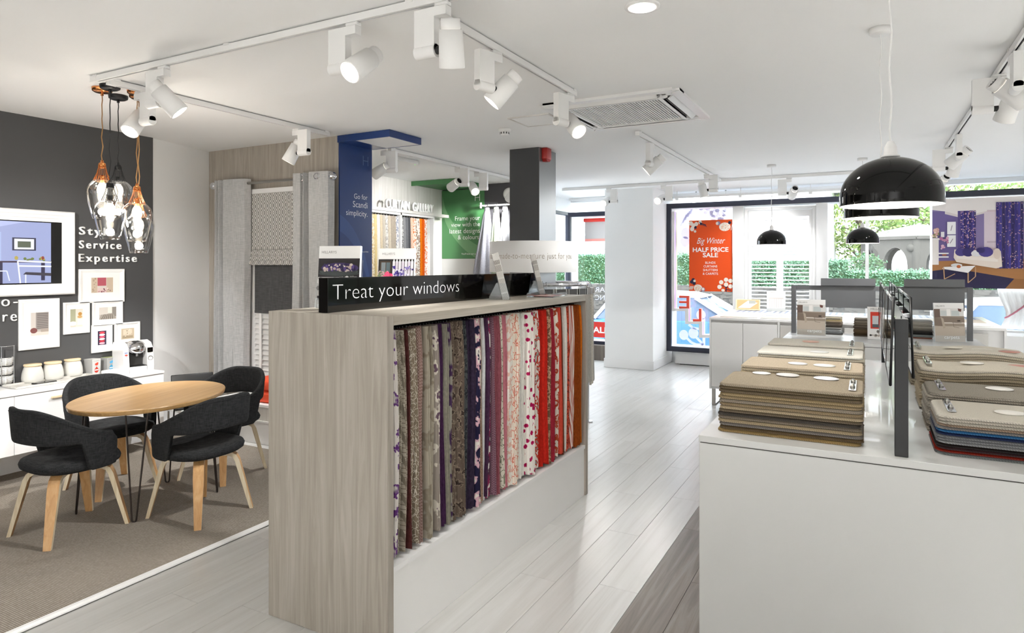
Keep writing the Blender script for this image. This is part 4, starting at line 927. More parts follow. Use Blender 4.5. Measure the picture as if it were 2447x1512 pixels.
# gloss black header sign
t = thing('header_sign', 'gloss black sign reading Treat your windows along the display unit top', 'sign', (0, 0, 0))
MB().rbox(-2.12, 2.13, UZ+.0005, -2.065, 4.22, UZ+.153, .0015, 1).build('board', 'black_gloss', t)
p = at(795, 717, X=-2.064); q = at(1097, 700, X=-2.064)
text('lettering', 'Treat your windows', 'sign_white', plane_M((-2.0645, p.y, p.z), (0, 1, 0), (0, 0, 1)), width=q.y-p.y, height=.089, offset=-.02, parent=t)
# brochures in clear stands
def brochure(label, x, y, z, rz, lean, paint, head=None, w=.21, h=.297, thick=.012, foot=None, hold=True, group='brochures in clear stands'):
    t = thing('brochure', label, 'brochure', (x, y, z), rz, group)
    M = Matrix.Translation((0, 0, .004)) @ Matrix.Rotation(-lean, 4, 'X')
    MB().box(-w/2, 0, 0, w/2, thick, h, 0, M).build('pages', 'paper', t)
    P = PIC(w, h, 'f0eeeb'); paint(P); P.build('cover', 'print', M @ plane_M((-w/2, -.0004, 0), (1, 0, 0), (0, 0, 1)), t)
    if head: text('cover_title', head[0], 'logo_grey', M @ plane_M((-w/2+w*head[1], -.002, h*head[2]), (1, 0, 0), (0, 0, 1)), width=w*head[3], parent=t)
    if foot: text('cover_title', foot[0], 'letter_white', M @ plane_M((-w/2+w*foot[1], -.002, h*foot[2]), (1, 0, 0), (0, 0, 1)), width=w*foot[3], parent=t)
    if hold:
        s = thing('brochure_stand', 'clear acrylic stand behind the %s' % label, 'stand', (x, y, z), rz, 'clear acrylic stands')
        b = MB(); e = .002
        b.box(-w/2-.006, thick+.002, 0, w/2+.006, thick+.004, h*.78, 0, M).box(-w/2-.006, -.010, 0, w/2+.006, -.008, h*.16, 0, M)
        b.box(-w/2-.006, -.008, 0, -w/2-.004, thick+.002, h*.45, 0, M).box(w/2+.004, -.008, 0, w/2+.006, thick+.002, h*.45, 0, M)
        b.build('pocket', 'acrylic', s)
        b = MB(); yb = h*.5*math.sin(lean)+thick; b.prism([(yb+.0, h*.48), (yb+.05, .001), (yb+.052, .001), (yb+.004, h*.48)], -w*.3, w*.3, 'x'); b.build('strut', 'acrylic', s)
    return t
def cushion_cover(P):
    P.rect(0, 0, 1, .80, '241f22').oval(.5, .56, .50, .05, '3d4242').oval(.52, .645, .46, .085, '433266').poly([(.02, .60), (.5, .62), (.98, .60), (.9, .55), (.5, .52), (.1, .55)], '4a4f4f').rect(0, .2, 1, .5, 'c4c2bf').specks(.02, .2, .98, .5, 40, .014, ['7f7d7c', 'e8e6e4', '9a9896']).specks(.14, .60, .9, .70, 90, .007, ['c9b3ae', '2f2450', 'd8c8c0', '5a4585']).rect(0, 0, 1, .14, 'c9c7c4').specks(.05, .02, .95, .12, 20, .012, ['7f7d7c', 'e8e6e4'])
def curtain_cover(P):
    P.rect(0, 0, 1, .80, '2b2723').rect(.05, .5, .36, .76, '4c3a2a').rect(.08, .56, .2, .74, '7c8488').rect(.22, .56, .33, .74, '59696e').rect(.05, .48, .4, .51, '8a6a42')
    for k in range(7): P.rect(.40+k*.085, .0, .47+k*.085, .76, ('e6e2e6', 'd9cfd9')[k % 2]).oval(.435+k*.085, .77, .02, .03, 'f2f0f0')
    P.specks(.42, .02, .98, .68, 110, .007, ['43308a', '5a4aa0', '3b2a6d', '8a7cb8', 'e8e4ec'])
    P.specks(.02, .35, .34, .56, 26, .014, ['b98a96', 'd3b3b8', '6f7d5a', '8e5f70', 'c9a5ac']).specks(.15, .46, .45, .54, 8, .013, ['d8306a', 'e8567f'])
brochure('brochure with a purple cushion cover behind the black sign', -2.20, 2.33, UZ, .30, .10, cushion_cover, ('HILLARYS', .07, .88, .36), thick=.02)
brochure('brochure with purple patterned curtains behind the black sign', -2.265, 2.84, UZ, .25, .10, curtain_cover, ('HILLARYS', .10, .88, .36), thick=.02)
# two thick stacks of leaflets seen edge on, in clear stands in front of the sign
def leaflet_stack(x, y, n, label):
    rz = math.atan2(.476, .879)+PI/2   # the covers look across the aisle
    t = thing('leaflet_stack', label, 'leaflets', (x, y, UZ+.003), rz, 'leaflet stacks on the display unit')
    M = Matrix.Rotation(-.235, 4, 'X'); w, h, th = .16, .29, .0042
    for k in range(n):
        b = MB(); b.box(-w/2, k*th+.0004, 0, w/2, (k+1)*th-.0004, h-.0006*k, 0, M, 'eceae6')
        for s_ in (-1, 1):
            for (z0, z1, c) in ((0, .04, '8f8a84'), (.05, .13, 'a8a29a'), (.14, .17, 'd8d4cf'), (.175, .215, '99938b'), (.22, .245, '7a746c')):
                x_ = s_*(w/2+.0004); b.add([(x_, k*th+.0012, z0), (x_, (k+1)*th-.0012, z0), (x_, (k+1)*th-.0012, z1), (x_, k*th+.0012, z1)], [(0, 1, 2, 3)], 0, False, M, c)
        b.build('leaflet', 'print_matte', t)
    P = PIC(w, h, '8b8580'); P.rect(0, .82, 1, 1, 'f0eeea').rect(0, .4, 1, .8, '5d5a66').specks(.05, .1, .95, .7, 30, .012, ['3b3356', 'd9d3d0', '7f7a76'])
    P.build('back_cover', 'print', M @ plane_M((w/2, n*th+.0006, 0), (-1, 0, 0), (0, 0, 1)), t)
    s = thing('leaflet_stand', 'clear acrylic easel under the %s' % label, 'stand', (x, y, UZ), rz, 'clear acrylic stands'); b = MB()
    b.box(-w/2-.004, -.006, .0005, w/2+.004, -.003, h*.35, 0, M).box(-w/2-.004, n*th+.002, .0005, w/2+.004, n*th+.005, h*.55, 0, M); b.build('pocket', 'acrylic', s)
    for s_ in (-1, 1):
        MB().prism([(-.008, .001), (n*th+.09, .001), (n*th+.085, .01), (n*th+.04, .10), (.02, .10)], s_*(w/2+.004)-.0012, s_*(w/2+.004)+.0012, 'x').build('side', 'acrylic', s)
leaflet_stack(-1.915, 3.50, 9, 'thick stack of leaflets edge on before the sign')
leaflet_stack(-1.955, 4.08, 8, 'narrower stack of leaflets at the far end of the sign')
t = thing('acrylic_tray', 'clear flat acrylic tray holding a red leaflet on the display unit', 'tray', (-1.86, 3.93, UZ), .1)
MB().rbox(-.09, -.15, .001, .09, .15, .006, .001, 1).box(-.09, -.15, .006, -.087, .15, .028).box(.087, -.15, .006, .09, .15, .028).box(-.087, -.15, .006, .087, -.147, .028).box(-.087, .147, .006, .087, .15, .028).build('tray', 'acrylic', t)
P = PIC(.15, .26, 'c8503f'); P.rect(.1, .1, .9, .5, 'e8c9bf').specks(.1, .5, .9, .9, 14, .02, ['b03a2c', 'f0e2da']); P.build('leaflet', 'print', plane_M((-.075, -.13, .0075), (1, 0, 0), (0, 1, 0)), t)
# ================================================================ ring sign round the dark column, with sample rail
CX_, CY_ = -3.02, 6.026
t = thing('column_ring_sign', 'white drum shaped sign ring around the dark column', 'sign', (CX_, CY_, 0))
MB().lathe([(.444, 1.521), (.444, 1.829), (.436, 1.829), (.436, 1.521), (.444, 1.521)], 72).build('drum', 'white_matte', t)
for a in (0, PI/2, PI, 3*PI/2): MB().box(.16, -.012, 1.70, .438, .012, 1.72, 0, Matrix.Rotation(a, 4, 'Z')).build('bracket', 'white_metal', t)
me = textmesh('beautiful fabrics made-to-measure just for you', 1., 'LEFT', 0, -.012, 1.05)
xs = [v.co.x for v in me.vertices]; tot = max(xs)-min(xs)
me2 = textmesh('made-to-measure just for you', 1., 'LEFT', 0, -.012, 1.05); part_w = max(v.co.x for v in me2.vertices)-min(v.co.x for v in me2.vertices); bpy.data.meshes.remove(me2)
sc_ = math.radians(107)*.4445/part_w; a0 = math.radians(-63.4-48)-(tot-part_w)*sc_/.4445
x00 = min(xs)
for me in cut_words(me, 6):
    bm = bmesh.new(); bm.from_mesh(me); bmesh.ops.triangulate(bm, faces=bm.faces[:]); bmesh.ops.subdivide_edges(bm, edges=[e for e in bm.edges if e.calc_length() > .15], cuts=2); bm.to_mesh(me); bm.free()
    for v in me.vertices:
        a = a0+(v.co.x-x00)*sc_/.4445; v.co = Vector((.4452*math.cos(a), .4452*math.sin(a), 1.655+v.co.y*sc_*1.25))
    me.materials.append(MATS['ring_ink']); link('lettering', me, t)
t = thing('sample_rail', 'chrome ring rail for sample books around the dark column', 'rail', (CX_, CY_, 0))
MB().tube([(.56*math.cos(2*PI*k/64), .56*math.sin(2*PI*k/64), 1.405) for k in range(64)], .018, 10, closed=True).build('ring', 'chrome', t)
for a in (.4, .4+2*PI/3, .4+4*PI/3): MB().cyl((.56*math.cos(a), .56*math.sin(a), .001), (.56*math.cos(a), .56*math.sin(a), 1.40), .014, n=12).cyl((.56*math.cos(a), .56*math.sin(a), .001), (.56*math.cos(a), .56*math.sin(a), .012), .05, n=20).build('post', 'chrome', t)
pattern('sample_cream', 'check', 'dedad1', 'cbc5b8', None, 8); pattern('sample_grey', 'plain', 'c8c5bf', 'b4b0a8', None, 1)
mat('header_grey', '4b4a49', .5); mat('header_brown', '6b6258', .5)
for k in range(12):
    az = math.radians(-100+k*12.4); hd, w_ = ('header_grey', 'dark grey') if k < 8 else ('header_brown', 'brown')
    t = thing('sample_book', 'curtain sample book with a %s header hanging on the chrome ring rail' % w_, 'sample book', (CX_+.605*math.cos(az), CY_+.605*math.sin(az), 0), az, 'sample books on the ring rail')
    MB().box(-.016, -.053, 1.312, .018, .053, 1.366).build('header', hd, t)
    for s_ in (-1, 1): MB().box(-.017, s_*.053-.004, 1.310, .0195, s_*.053+.004, 1.368).build('header_clip', 'steel', t)
    MB().tube([(0, 0, 1.366), (0, 0, 1.378), (-.012, 0, 1.395), (-.018, 0, 1.42), (-.045, 0, 1.432), (-.07, 0, 1.42)], .0022, 6).build('hook', 'chrome', t)
    swatch('cloth', None, -.052, .052, .018, -.012, .40+.02*(k % 3), 1.315, rs).build('cloth', 'sample_cream' if k % 2 else 'sample_grey', t)
# ================================================================ blue canopy sign on the end of the oak wall
mat('sign_blue', '1d3a75', .32); mat('sign_blue_light', '2c4a86', .32); mat('sign_green', '4a8350', .4); mat('sign_green_light', '6f9f6f', .4); mat('sign_blue_ink', 'dfe5f0', .5); mat('sign_blue_dim', '5d76a8', .5)
t = thing('blue_canopy_sign', 'blue sign panel with canopy reading Go for Scandi simplicity', 'sign', (0, 0, 0))
MB().box(-4.199, 4.467, .001, -4.186, 4.905, 2.70).build('panel', 'sign_blue', t)
b = MB().box(-4.199, 4.450, 2.697, -3.605, 4.462, 2.758).box(-3.617, 4.462, 2.697, -3.605, 4.906, 2.758).box(-4.199, 4.894, 2.697, -3.617, 4.906, 2.758); b.build('fascia', 'sign_blue', t)
MB().box(-4.199, 4.462, 2.6985, -4.0, 4.894, 2.705).build('soffit', 'sign_blue', t); MB().box(-4.0, 4.462, 2.6985, -3.617, 4.894, 2.705).build('soffit', 'white_matte', t)
def edge_pt(px, py): return at(px, py, X=-4.1855)
PX = -4.1852
def bluetext(body, pxr, base, w, nm='lettering', m='sign_blue_ink', off=-.006):
    p = edge_pt(pxr, base); text(nm, body, m, plane_M((PX, p.y, p.z), (0, 1, 0), (0, 0, 1)), width=w, height=None, align='RIGHT', offset=off, parent=t)
bluetext('H', 880, 398, .075, m='sign_blue_dim', off=-.02)
bluetext('Go for', 878, 478, .185); bluetext('Scandi', 878, 498, .20); bluetext('simplicity.', 878, 518, .29)
b = MB(); pts = []
for k in range(13):
    a = PI*.5*k/12; pts.append((4.47+.43*math.sin(a)*1.0, 2.05-.62*(1-math.cos(a))-.25*k/12))
o_ = [(y, z) for y, z in pts]; i_ = [(y, z-.16) for y, z in pts[::-1]]
for k in range(12): b.add([(PX-.0003, o_[k][0], o_[k][1]), (PX-.0003, o_[k+1][0], o_[k+1][1]), (PX-.0003, o_[k+1][0], o_[k+1][1]-.15), (PX-.0003, o_[k][0], o_[k][1]-.15)], [(0, 1, 2, 3)])
b.build('swoosh', 'sign_blue_light', t)
bluetext("You'll love our blinds", 880, 603, .15, off=0)
# ================================================================ curtain gallery
GX = -5.613
t = thing('gallery_shelving', 'tall white wall unit with a wood pelmet hung with curtain samples', 'wall unit', (0, 0, 0))
MB().box(GX+.001, 4.92, 2.285, GX+.19, 8.06, 2.325).build('pelmet', 'greige', t)
for y in (5.35, at(958, 560, X=-5.45).y, at(1036, 560, X=-5.45).y): MB().box(GX+.001, y-.014, .3, GX+.17, y+.014, 2.285).build('upright', 'trim_paint', t)
MB().box(GX+.001, 5.35, .28, GX+.17, at(1036, 560, X=-5.45).y, .3).build('base_shelf', 'trim_paint', t); MB().box(GX+.001, 5.35, 2.255, GX+.17, at(1036, 560, X=-5.45).y, 2.284).build('top_rail', 'trim_paint', t)
SG = [(120, 145, 'leaf', 'e6e0d4', 'c2b08c', 'cream leaf print'), (145, 175, 'floral', 'd3bf94', 'efe8da', 'tan floral'), (175, 205, 'plain', 'dccb9e', 'cbb987', 'pale yellow'), (205, 240, 'plain', 'e9e6e0', 'd9d5cd', 'white'), (240, 270, 'plain', 'd9ccb4', 'c7b99f', 'beige'), (270, 300, 'plain', 'c9c2b6', 'b6aea0', 'stone'), (300, 330, 'floral', 'dedbd6', 'a9a6a2', 'white with grey flowers'), (330, 365, 'plain', 'cfc6b6', 'bbb1a0', 'oatmeal'), (365, 420, 'plain', 'b9ae9e', 'a0968a', 'taupe'), (420, 448, 'floral', 'e3e1de', '8b93a8', 'white with blue sprigs'),
      (478, 502, 'floral', 'c9c8c6', '6d6d6f', 'grey floral'), (502, 530, 'plain', '9a9a9c', '87878a', 'mid grey'), (530, 560, 'plain', '7c7d81', '6a6b70', 'slate grey'), (560, 585, 'plain', '5c5d61', '4c4d50', 'dark slate'), (585, 612, 'leaf', 'efd9c4', 'e38b4a', 'peach leaf print'), (612, 642, 'floral', 'f0eae0', 'e07b35', 'white with orange sprays'), (642, 690, 'floral', 'ede8df', '8a6a50', 'white with brown and orange flecks'), (690, 715, 'plain', 'f08a1a', 'd9720c', 'bright orange'), (715, 742, 'plain', 'e0661a', 'c8540e', 'burnt orange'), (742, 768, 'floral', 'ece8e2', 'd97f4c', 'white with coral flowers'), (768, 800, 'plain', 'dfe0dd', 'cdcecb', 'pale grey')]
for i, (a, c, kind, base, ink, words) in enumerate(SG):
    pattern('gallery_%d' % i, kind, base, ink, None, 34)
    ya = at(860+a/4.724, 560, X=-5.45).y; yb = at(860+c/4.724, 560, X=-5.45).y; n = max(1, round((yb-ya)/.10))
    t = thing('curtain_sample', 'long %s curtain sample hanging in the gallery wall unit' % words, 'curtain sample', (0, 0, 0), 0, 'curtain samples in the gallery')
    swatch('cloth', None, ya+.002, yb-.002, -5.455, -5.60, .34, 2.235, rs).build('cloth', 'gallery_%d' % i, t)
    MB().box(-5.56, (ya+yb)/2-.004, 2.235, -5.47, (ya+yb)/2+.004, 2.255).build('hanger', 'steel', t)
p = at(923, 494, X=-5.43); q = at(1036, 511, X=-5.43)
t = thing('gallery_lettering', 'raised white letters spelling CURTAIN GALLERY above the wall unit', 'lettering', (0, 0, 0))
text('letters', 'CURTAIN  GALLERY', 'letter_white', plane_M((-5.455, p.y, 2.3255), (0, 1, 0), (0, 0, 1)), width=q.y-p.y, height=.125, extrude=.03, offset=.01, parent=t)
# green canopy sign
t = thing('green_canopy_sign', 'green sign panel with canopy reading Frame your view with the latest designs', 'sign', (0, 0, 0))
GY = 8.152; gx0 = GX+.003; gx1 = -4.875
MB().box(gx0, GY, 1.685, gx1, 8.168, 2.70).build('panel', 'sign_green', t)
MB().box(gx0, 7.40, 2.695, gx1, 7.412, 2.758).box(gx1-.012, 7.412, 2.695, gx1, 8.168, 2.758).build('fascia', 'sign_green', t)
MB().box(gx0, 7.412, 2.712, gx1-.012, 8.15, 2.722).build('soffit', 'sign_green', t)
P = PIC(gx1-gx0, .68, 'd9d8d6'); P.rect(0, 0, 1, .52, 'cfcfce')
for k in range(18): P.rect(k/18, .2, (k+.55)/18, .56 if (k < 5 or k > 12) else .4, ('8d8f8e', 'b3b8ac', '76806a')[k % 3])
P.rect(.34, .3, .72, .46, 'ecebea').rect(.36, .40, .70, .42, 'bdbdbc'); P.build('photograph', 'print', plane_M((gx0, GY+.004, 1.003), (1, 0, 0), (0, 0, 1)), t)
b = MB(); pts = []
for k in range(15):
    u = k/14; pts.append((gx0+.01+.72*u, 2.62-.95*(u**.62)+.16*u*u))
for k in range(14):
    (xa, za), (xb_, zb) = pts[k], pts[k+1]; b.add([(xa, GY-.0004, za), (xb_, GY-.0004, zb), (xb_, GY-.0004, max(1.69, zb-.2)), (xa, GY-.0004, max(1.69, za-.2))], [(0, 1, 2, 3)])
b.build('swoosh', 'sign_green_light', t)
def greentext(body, pxr, base, w, off=-.004):
    p = at(pxr, base, Y=GY); text('lettering', body, 'letter_white', plane_M((p.x, GY-.0012, p.z), (1, 0, 0), (0, 0, 1)), width=w, align='RIGHT', offset=off, parent=t)
greentext('H', 1147, 480, .085, -.02); greentext('Frame your', 1147, 525, .43); greentext('view with the', 1147, 540, .50); greentext('latest designs', 1147, 556, .53); greentext('& colours.', 1147, 571, .38); greentext("You'll love our curtains", 1150, 608, .34, .002)
# rail of hanging curtain lengths in front of the dark wall
t = thing('wall_rail', 'short white hanging rail on the dark gallery wall', 'rail', (0, 0, 0))
MB().cyl((-4.87, 8.02, 2.435), (-4.33, 8.02, 2.435), .012, n=12).build('bar', 'white_metal', t)
for x in (-4.85, -4.35): MB().cyl((x, 8.02, 2.435), (x, 8.168, 2.435), .01, n=10).cyl((x, 8.02, 2.40), (x, 8.02, 2.48), .016, n=12).build('bracket', 'white_metal', t)
pattern('drape_grey', 'plain', '9d9ea6', '8b8c94', None, 1); pattern('drape_green', 'plain', 'aeb9a2', '98a38c', None, 1); pattern('drape_silver', 'plain', 'bcbec3', 'a9abb0', None, 1)
for (px_, m_, w_, r1) in ((1163, 'drape_grey', 'mid grey', .20), (1185, 'drape_green', 'pale green', .13), (1206, 'drape_silver', 'silver', .13)):
    x = at(px_, 500, Y=7.97).x
    t = thing('hanging_fabric', 'gathered %s fabric length hung from the rail by its eyelet' % w_, 'fabric', (x, 7.98, 0), 0, 'fabric lengths on the gallery rail')
    MB().tube([(0, .04, 2.46), (0, .022, 2.445), (0, .02, 2.42), (0, .0, 2.385), (0, -.012, 2.37)], .003, 6).build('hook', 'chrome', t)
    MB().lathe([(.02, -.004), (.032, -.006), (.034, 0), (.032, .006), (.02, .004)], 20, 0, Matrix.Translation((0, -.012, 2.345)) @ Matrix.Rotation(PI/2, 4, 'X')).build('eyelet', 'chrome', t)
    def fn(u, v, r1=r1):
        a = 2*PI*u; r = (.035+(r1-.035)*v**.8)*(1+.22*math.sin(7*a+1)*min(1, v*2)); return (r*math.cos(a)-(.06*v if r1 > .15 else 0), r*.45*math.sin(a), 2.40-1.35*v)
    MB().grid(fn, 64, 14, cu=True).build('cloth', m_, t)
t = thing('wall_speaker', 'small round white wall speaker on the dark gallery wall', 'speaker', (at(1215, 463, Y=8.15).x, 8.168, at(1215, 463, Y=8.15).z))
MB().lathe([(0, .05), (.05, .045), (.085, .02), (.09, 0)], 28, 0, Matrix.Rotation(PI/2, 4, 'X')).build('body', 'white_metal', t)
# ================================================================ carpet islands
IZ = .90
def island(label, x0, x1, y0, y1):
    t = thing('display_island', label, 'display counter', (0, 0, 0), 0, 'white display islands')
    MB().rbox(x0, y0, IZ-.027, x1, y1, IZ, .0015, 1).build('top', 'island_white', t)
    MB().box(x0+.006, y0+.006, IZ-.031, x1-.006, y1-.006, IZ-.027).build('shadow_gap', 'dark_groove', t)
    MB().rbox(x0+.002, y0+.002, .001, x1-.002, y1-.002, IZ-.031, .0015, 1).build('body', 'island_white', t)
island('long white display island topped with stacks of carpet samples', -.61, .83, 2.735, 5.49)
island('white display island with a grey tube frame and carpet brochures', -.715, .895, 6.57, 7.52)
def slab(w, d, th, r, wave=0., n=6):
    out = []
    for cx, cy, a0 in ((w/2-r, d/2-r, 0), (-w/2+r, d/2-r, PI/2), (-w/2+r, -d/2+r, PI), (w/2-r, -d/2+r, 3*PI/2)):
        out += [(cx, cy, a0+PI/2*k/n) for k in range(n+1)]
    # edge subdivisions along the long sides keep the wave smooth
    def ring(off, z): return [(cx+(r-off)*math.cos(a), cy+(r-off)*math.sin(a), z) for cx, cy, a in out]
    return out, ring
def carpet_mesh(w, d, th, r, wave, nm):
    b = MB(); N = 20
    def outline(off):
        # rounded rectangle sampled finely
        pts = []
        for cx, cy, a0 in ((w/2-r, d/2-r, 0), (-w/2+r, d/2-r, PI/2), (-w/2+r, -d/2+r, PI), (w/2-r, -d/2+r, 3*PI/2)):
            pts += [(cx+(r-off)*math.cos(a0+PI/2*k/5), cy+(r-off)*math.sin(a0+PI/2*k/5)) for k in range(6)]
        res = []
        for (xa, ya), (xb, yb) in zip(pts, pts[1:]+pts[:1]):
            l = math.hypot(xb-xa, yb-ya); m_ = max(1, int(l/.05)); res += [(xa+(xb-xa)*q/m_, ya+(yb-ya)*q/m_) for q in range(m_)]
        return res
    def zz(x): return wave*math.sin(x/w*2*PI*1.1+.6)*(1-.0*x)
    o0 = outline(0); o1 = outline(.004); n = len(o0); rows = [(o1, 0.0005), (o0, th*.3), (o0, th*.62), (o1, th*.93)]
    vs = [(x, y, z+zz(x)) for o, z in rows for x, y in o]
    b.add(vs, [(j*n+i, j*n+(i+1) % n, (j+1)*n+(i+1) % n, (j+1)*n+i) for j in range(3) for i in range(n)], 0, True)
    top = [(x, y, th*.93+zz(x)) for x, y in o1]; b.add(top, [list(range(n))] if wave == 0 else [], 0); b.add([(x, y, .0005+zz(x)) for x, y in o1], [list(range(n))[::-1]] if wave == 0 else [], 0)
    if wave:  # strip the wavy faces across x
        order = sorted(range(n), key=lambda i: o1[i][0]); up = [i for i in order if o1[i][1] >= 0]; dn = [i for i in order if o1[i][1] < 0]
        k = min(len(up), len(dn)); 
        for zf in (th*.93, .0005):
            vv = [(o1[i][0], o1[i][1], zf+zz(o1[i][0])) for i in up[:k]]+[(o1[i][0], o1[i][1], zf+zz(o1[i][0])) for i in dn[:k]]
            b.add(vv, [(q, q+1, k+q+1, k+q) for q in range(k-1)], 0, True)
    o = b.build(nm, 'paper'); me = o.data; bpy.data.objects.remove(o)
    # stitched binding round the edge
    b = MB(); ob = outline(-.0016); vs = [(x, y, z+zz(x)) for z in (th*.12, th*.5) for x, y in ob]
    b.add(vs, [(i, (i+1) % n, n+(i+1) % n, n+i) for i in range(n)], 0, True); 
    o = b.build(nm+'_binding', 'paper'); bd = o.data; bpy.data.objects.remove(o)
    return me, bd
def stitchmat(name, c):
    m, nt, b = nodes(name); N = nt.nodes; L = nt.links; tc = N.new('ShaderNodeTexCoord'); k = lin(c)
    wv = N.new('ShaderNodeTexWave'); wv.bands_direction = 'DIAGONAL'; wv.inputs['Scale'].default_value = 75; wv.inputs['Distortion'].default_value = 1.5; L.new(tc.outputs['Object'], wv.inputs[0])
    r = N.new('ShaderNodeValToRGB'); r.color_ramp.elements[0].color = (*[v*.55 for v in k], 1); r.color_ramp.elements[1].color = (*[min(1, v*1.15) for v in k], 1); L.new(wv.outputs['Fac'], r.inputs[0]); L.new(r.outputs[0], b.inputs['Base Color']); b.inputs['Roughness'].default_value = 1
    return m
ORD = ('top', 'second', 'third', 'fourth', 'fifth', 'sixth', 'seventh', 'eighth', 'ninth', 'tenth', 'eleventh', 'twelfth', 'thirteenth', 'fourteenth', 'fifteenth', 'sixteenth', 'seventeenth')
CM = {}
def cmat(c, c2=None):
    k = c+(c2 or '')
    if k not in CM: CM[k] = (carpetmat('carpet_'+k, c, c2), stitchmat('binding_'+k, c))
    return CM[k]
def cname(c):
    r, g, b_ = [int(c[i:i+2], 16) for i in (0, 2, 4)]; l = (r+g+b_)/3
    if r > 1.8*g: return 'red'
    if b_ > 1.25*r: return 'navy' if l < 60 else 'blue'
    s = 'cream' if l > 205 else 'pale' if l > 165 else 'mid' if l > 115 else 'dark'
    h = 'brown' if r-b_ > 28 else 'taupe' if r-b_ > 14 else 'grey'
    return ('cream' if l > 205 else s+' '+h) if not (s == 'dark' and l < 50) else 'near black'
def stack(mesh, x, y, th, cols, topname, group, z0=IZ, jit=.004, clip=None, stickers=()):
    me, bd = mesh; n = len(cols); rr = random.Random(int(x*1000)+int(y*77)); top = None
    for k, c in enumerate(cols):          # from the top down
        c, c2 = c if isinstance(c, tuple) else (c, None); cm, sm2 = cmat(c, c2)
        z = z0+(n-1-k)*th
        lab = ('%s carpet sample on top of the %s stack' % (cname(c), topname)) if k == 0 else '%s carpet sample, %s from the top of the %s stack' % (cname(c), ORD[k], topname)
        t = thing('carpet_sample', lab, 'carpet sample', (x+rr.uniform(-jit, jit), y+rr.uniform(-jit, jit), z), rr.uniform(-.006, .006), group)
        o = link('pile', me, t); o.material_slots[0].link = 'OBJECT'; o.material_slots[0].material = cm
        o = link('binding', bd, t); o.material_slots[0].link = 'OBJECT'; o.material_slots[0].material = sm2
        if k == 0:
            top = t
            for (sx, sy, rx, col, dz) in stickers:
                b = MB(); M = Matrix.Translation((sx, sy, th+.0012+dz)) @ Matrix.Rotation(.10, 4, 'X') @ Matrix.Diagonal((1, .62, 1, 1)); b.lathe([(0, .0008), (rx, .0008), (rx, 0), (0, 0)], 28, 0, M)
                b.build('paper_label', mat('label_'+col, col, .5), t)
    if clip:
        zc = z0+n*th; s = thing('sample_clip', 'steel binding bar with two bolts on the %s stack' % topname, 'clip', (x+clip[0], y+clip[1], zc+clip[2]), 0, 'steel clips on the carpet stacks')
        MB().rbox(-.0135, -.125, 0, .0135, .125, .003, .001, 1).build('bar', 'chrome', s)
        for yy in (-.055, .075): MB().lathe([(0, .016), (.005, .016), (.006, .011), (.0095, .010), (.010, .003), (0, .003)], 14, 0, Matrix.Translation((0, yy, 0))).build('bolt', 'steel', s)
big = carpet_mesh(.535, .345, .0137, .03, 0, 'carpet'); 
bigw = carpet_mesh(.56, .34, .0137, .03, .008, 'wavy_carpet'); bigr = carpet_mesh(.58, .34, .0104, .045, 0, 'carpet_r')
st = lambda pts: pts
stack(big, -.285, 3.012, .0137, ['a89b88', '75664f', '6f614d', 'a8936f', 'a08d6e', '94897a', '917f63', 'af9e82', '756855', '47423d', '867a6a', 'a39276', '7c7670', '5f4e38', 'a48a5c'], 'taupe and brown', 'carpet samples in the taupe and brown stack', clip=(.232, 0, .001), stickers=[(-.14, .14, .04, 'efece8', .002), (-.03, .13, .048, 'e4dfdc', .004), (.125, .12, .05, 'e9e6ea', .003)])
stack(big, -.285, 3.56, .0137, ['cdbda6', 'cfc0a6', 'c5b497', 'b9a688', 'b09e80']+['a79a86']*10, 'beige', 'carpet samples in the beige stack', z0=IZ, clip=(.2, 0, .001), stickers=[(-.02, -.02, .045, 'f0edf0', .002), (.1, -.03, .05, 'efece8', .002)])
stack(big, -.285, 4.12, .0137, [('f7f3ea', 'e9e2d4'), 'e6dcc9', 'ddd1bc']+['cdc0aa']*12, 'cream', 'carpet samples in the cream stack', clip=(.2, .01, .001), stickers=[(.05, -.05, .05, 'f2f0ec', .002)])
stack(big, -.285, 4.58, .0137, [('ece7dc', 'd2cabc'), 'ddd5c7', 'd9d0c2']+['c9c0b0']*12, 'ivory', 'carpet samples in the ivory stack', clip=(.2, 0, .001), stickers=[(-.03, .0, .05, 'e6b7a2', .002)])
stack(bigr, .515, 3.045, .0104, [('cdc7bb', 'b3ada1'), 'b5aea2', 'ada79b', 'a08a76', '7f7c79', '2e5f8c', '1e2848', '757678', '7d7e80', '858687', '231d1c', '38282a', '7e2113', '707575'], 'multicoloured', 'carpet samples in the multicoloured stack', clip=(-.235, .03, .001), stickers=[(-.05, -.02, .05, 'ece7df', .002)])
stack(bigr, .51, 3.40, .0104, [('a69f94', '6a645c'), 'a79f92', '9a9387', '8f887d', 'aaa397', 'a29b90', '8d867b', '968f84', 'b0a99c', 'a59d90', '8a8378', '7f776b', '978e80', '6a6257', 'a09788', '8b8375'], 'flecked grey', 'carpet samples in the flecked grey stack', clip=(-.23, .04, .001), stickers=[(-.02, .05, .05, 'f0ece6', .003), (.15, .05, .05, 'c9746a', .003)])
stack(bigw, .50, 3.89, .0137, [('d9d1c2', 'bfb6a6'), 'c4b8a2', 'ac9f88', 'a5977f', '9d8f77', '96886f', '9f9179', 'a89a82', 'b0a28a', 'aa9c84', 'a3957d', '9a8c74', 'a39680', 'aaa08c', '57524c'], 'sand', 'carpet samples in the sand stack', clip=(-.235, .03, .009), stickers=[(-.05, .05, .05, 'ece6dc', .006), (.14, .04, .05, 'cf9082', .004)])
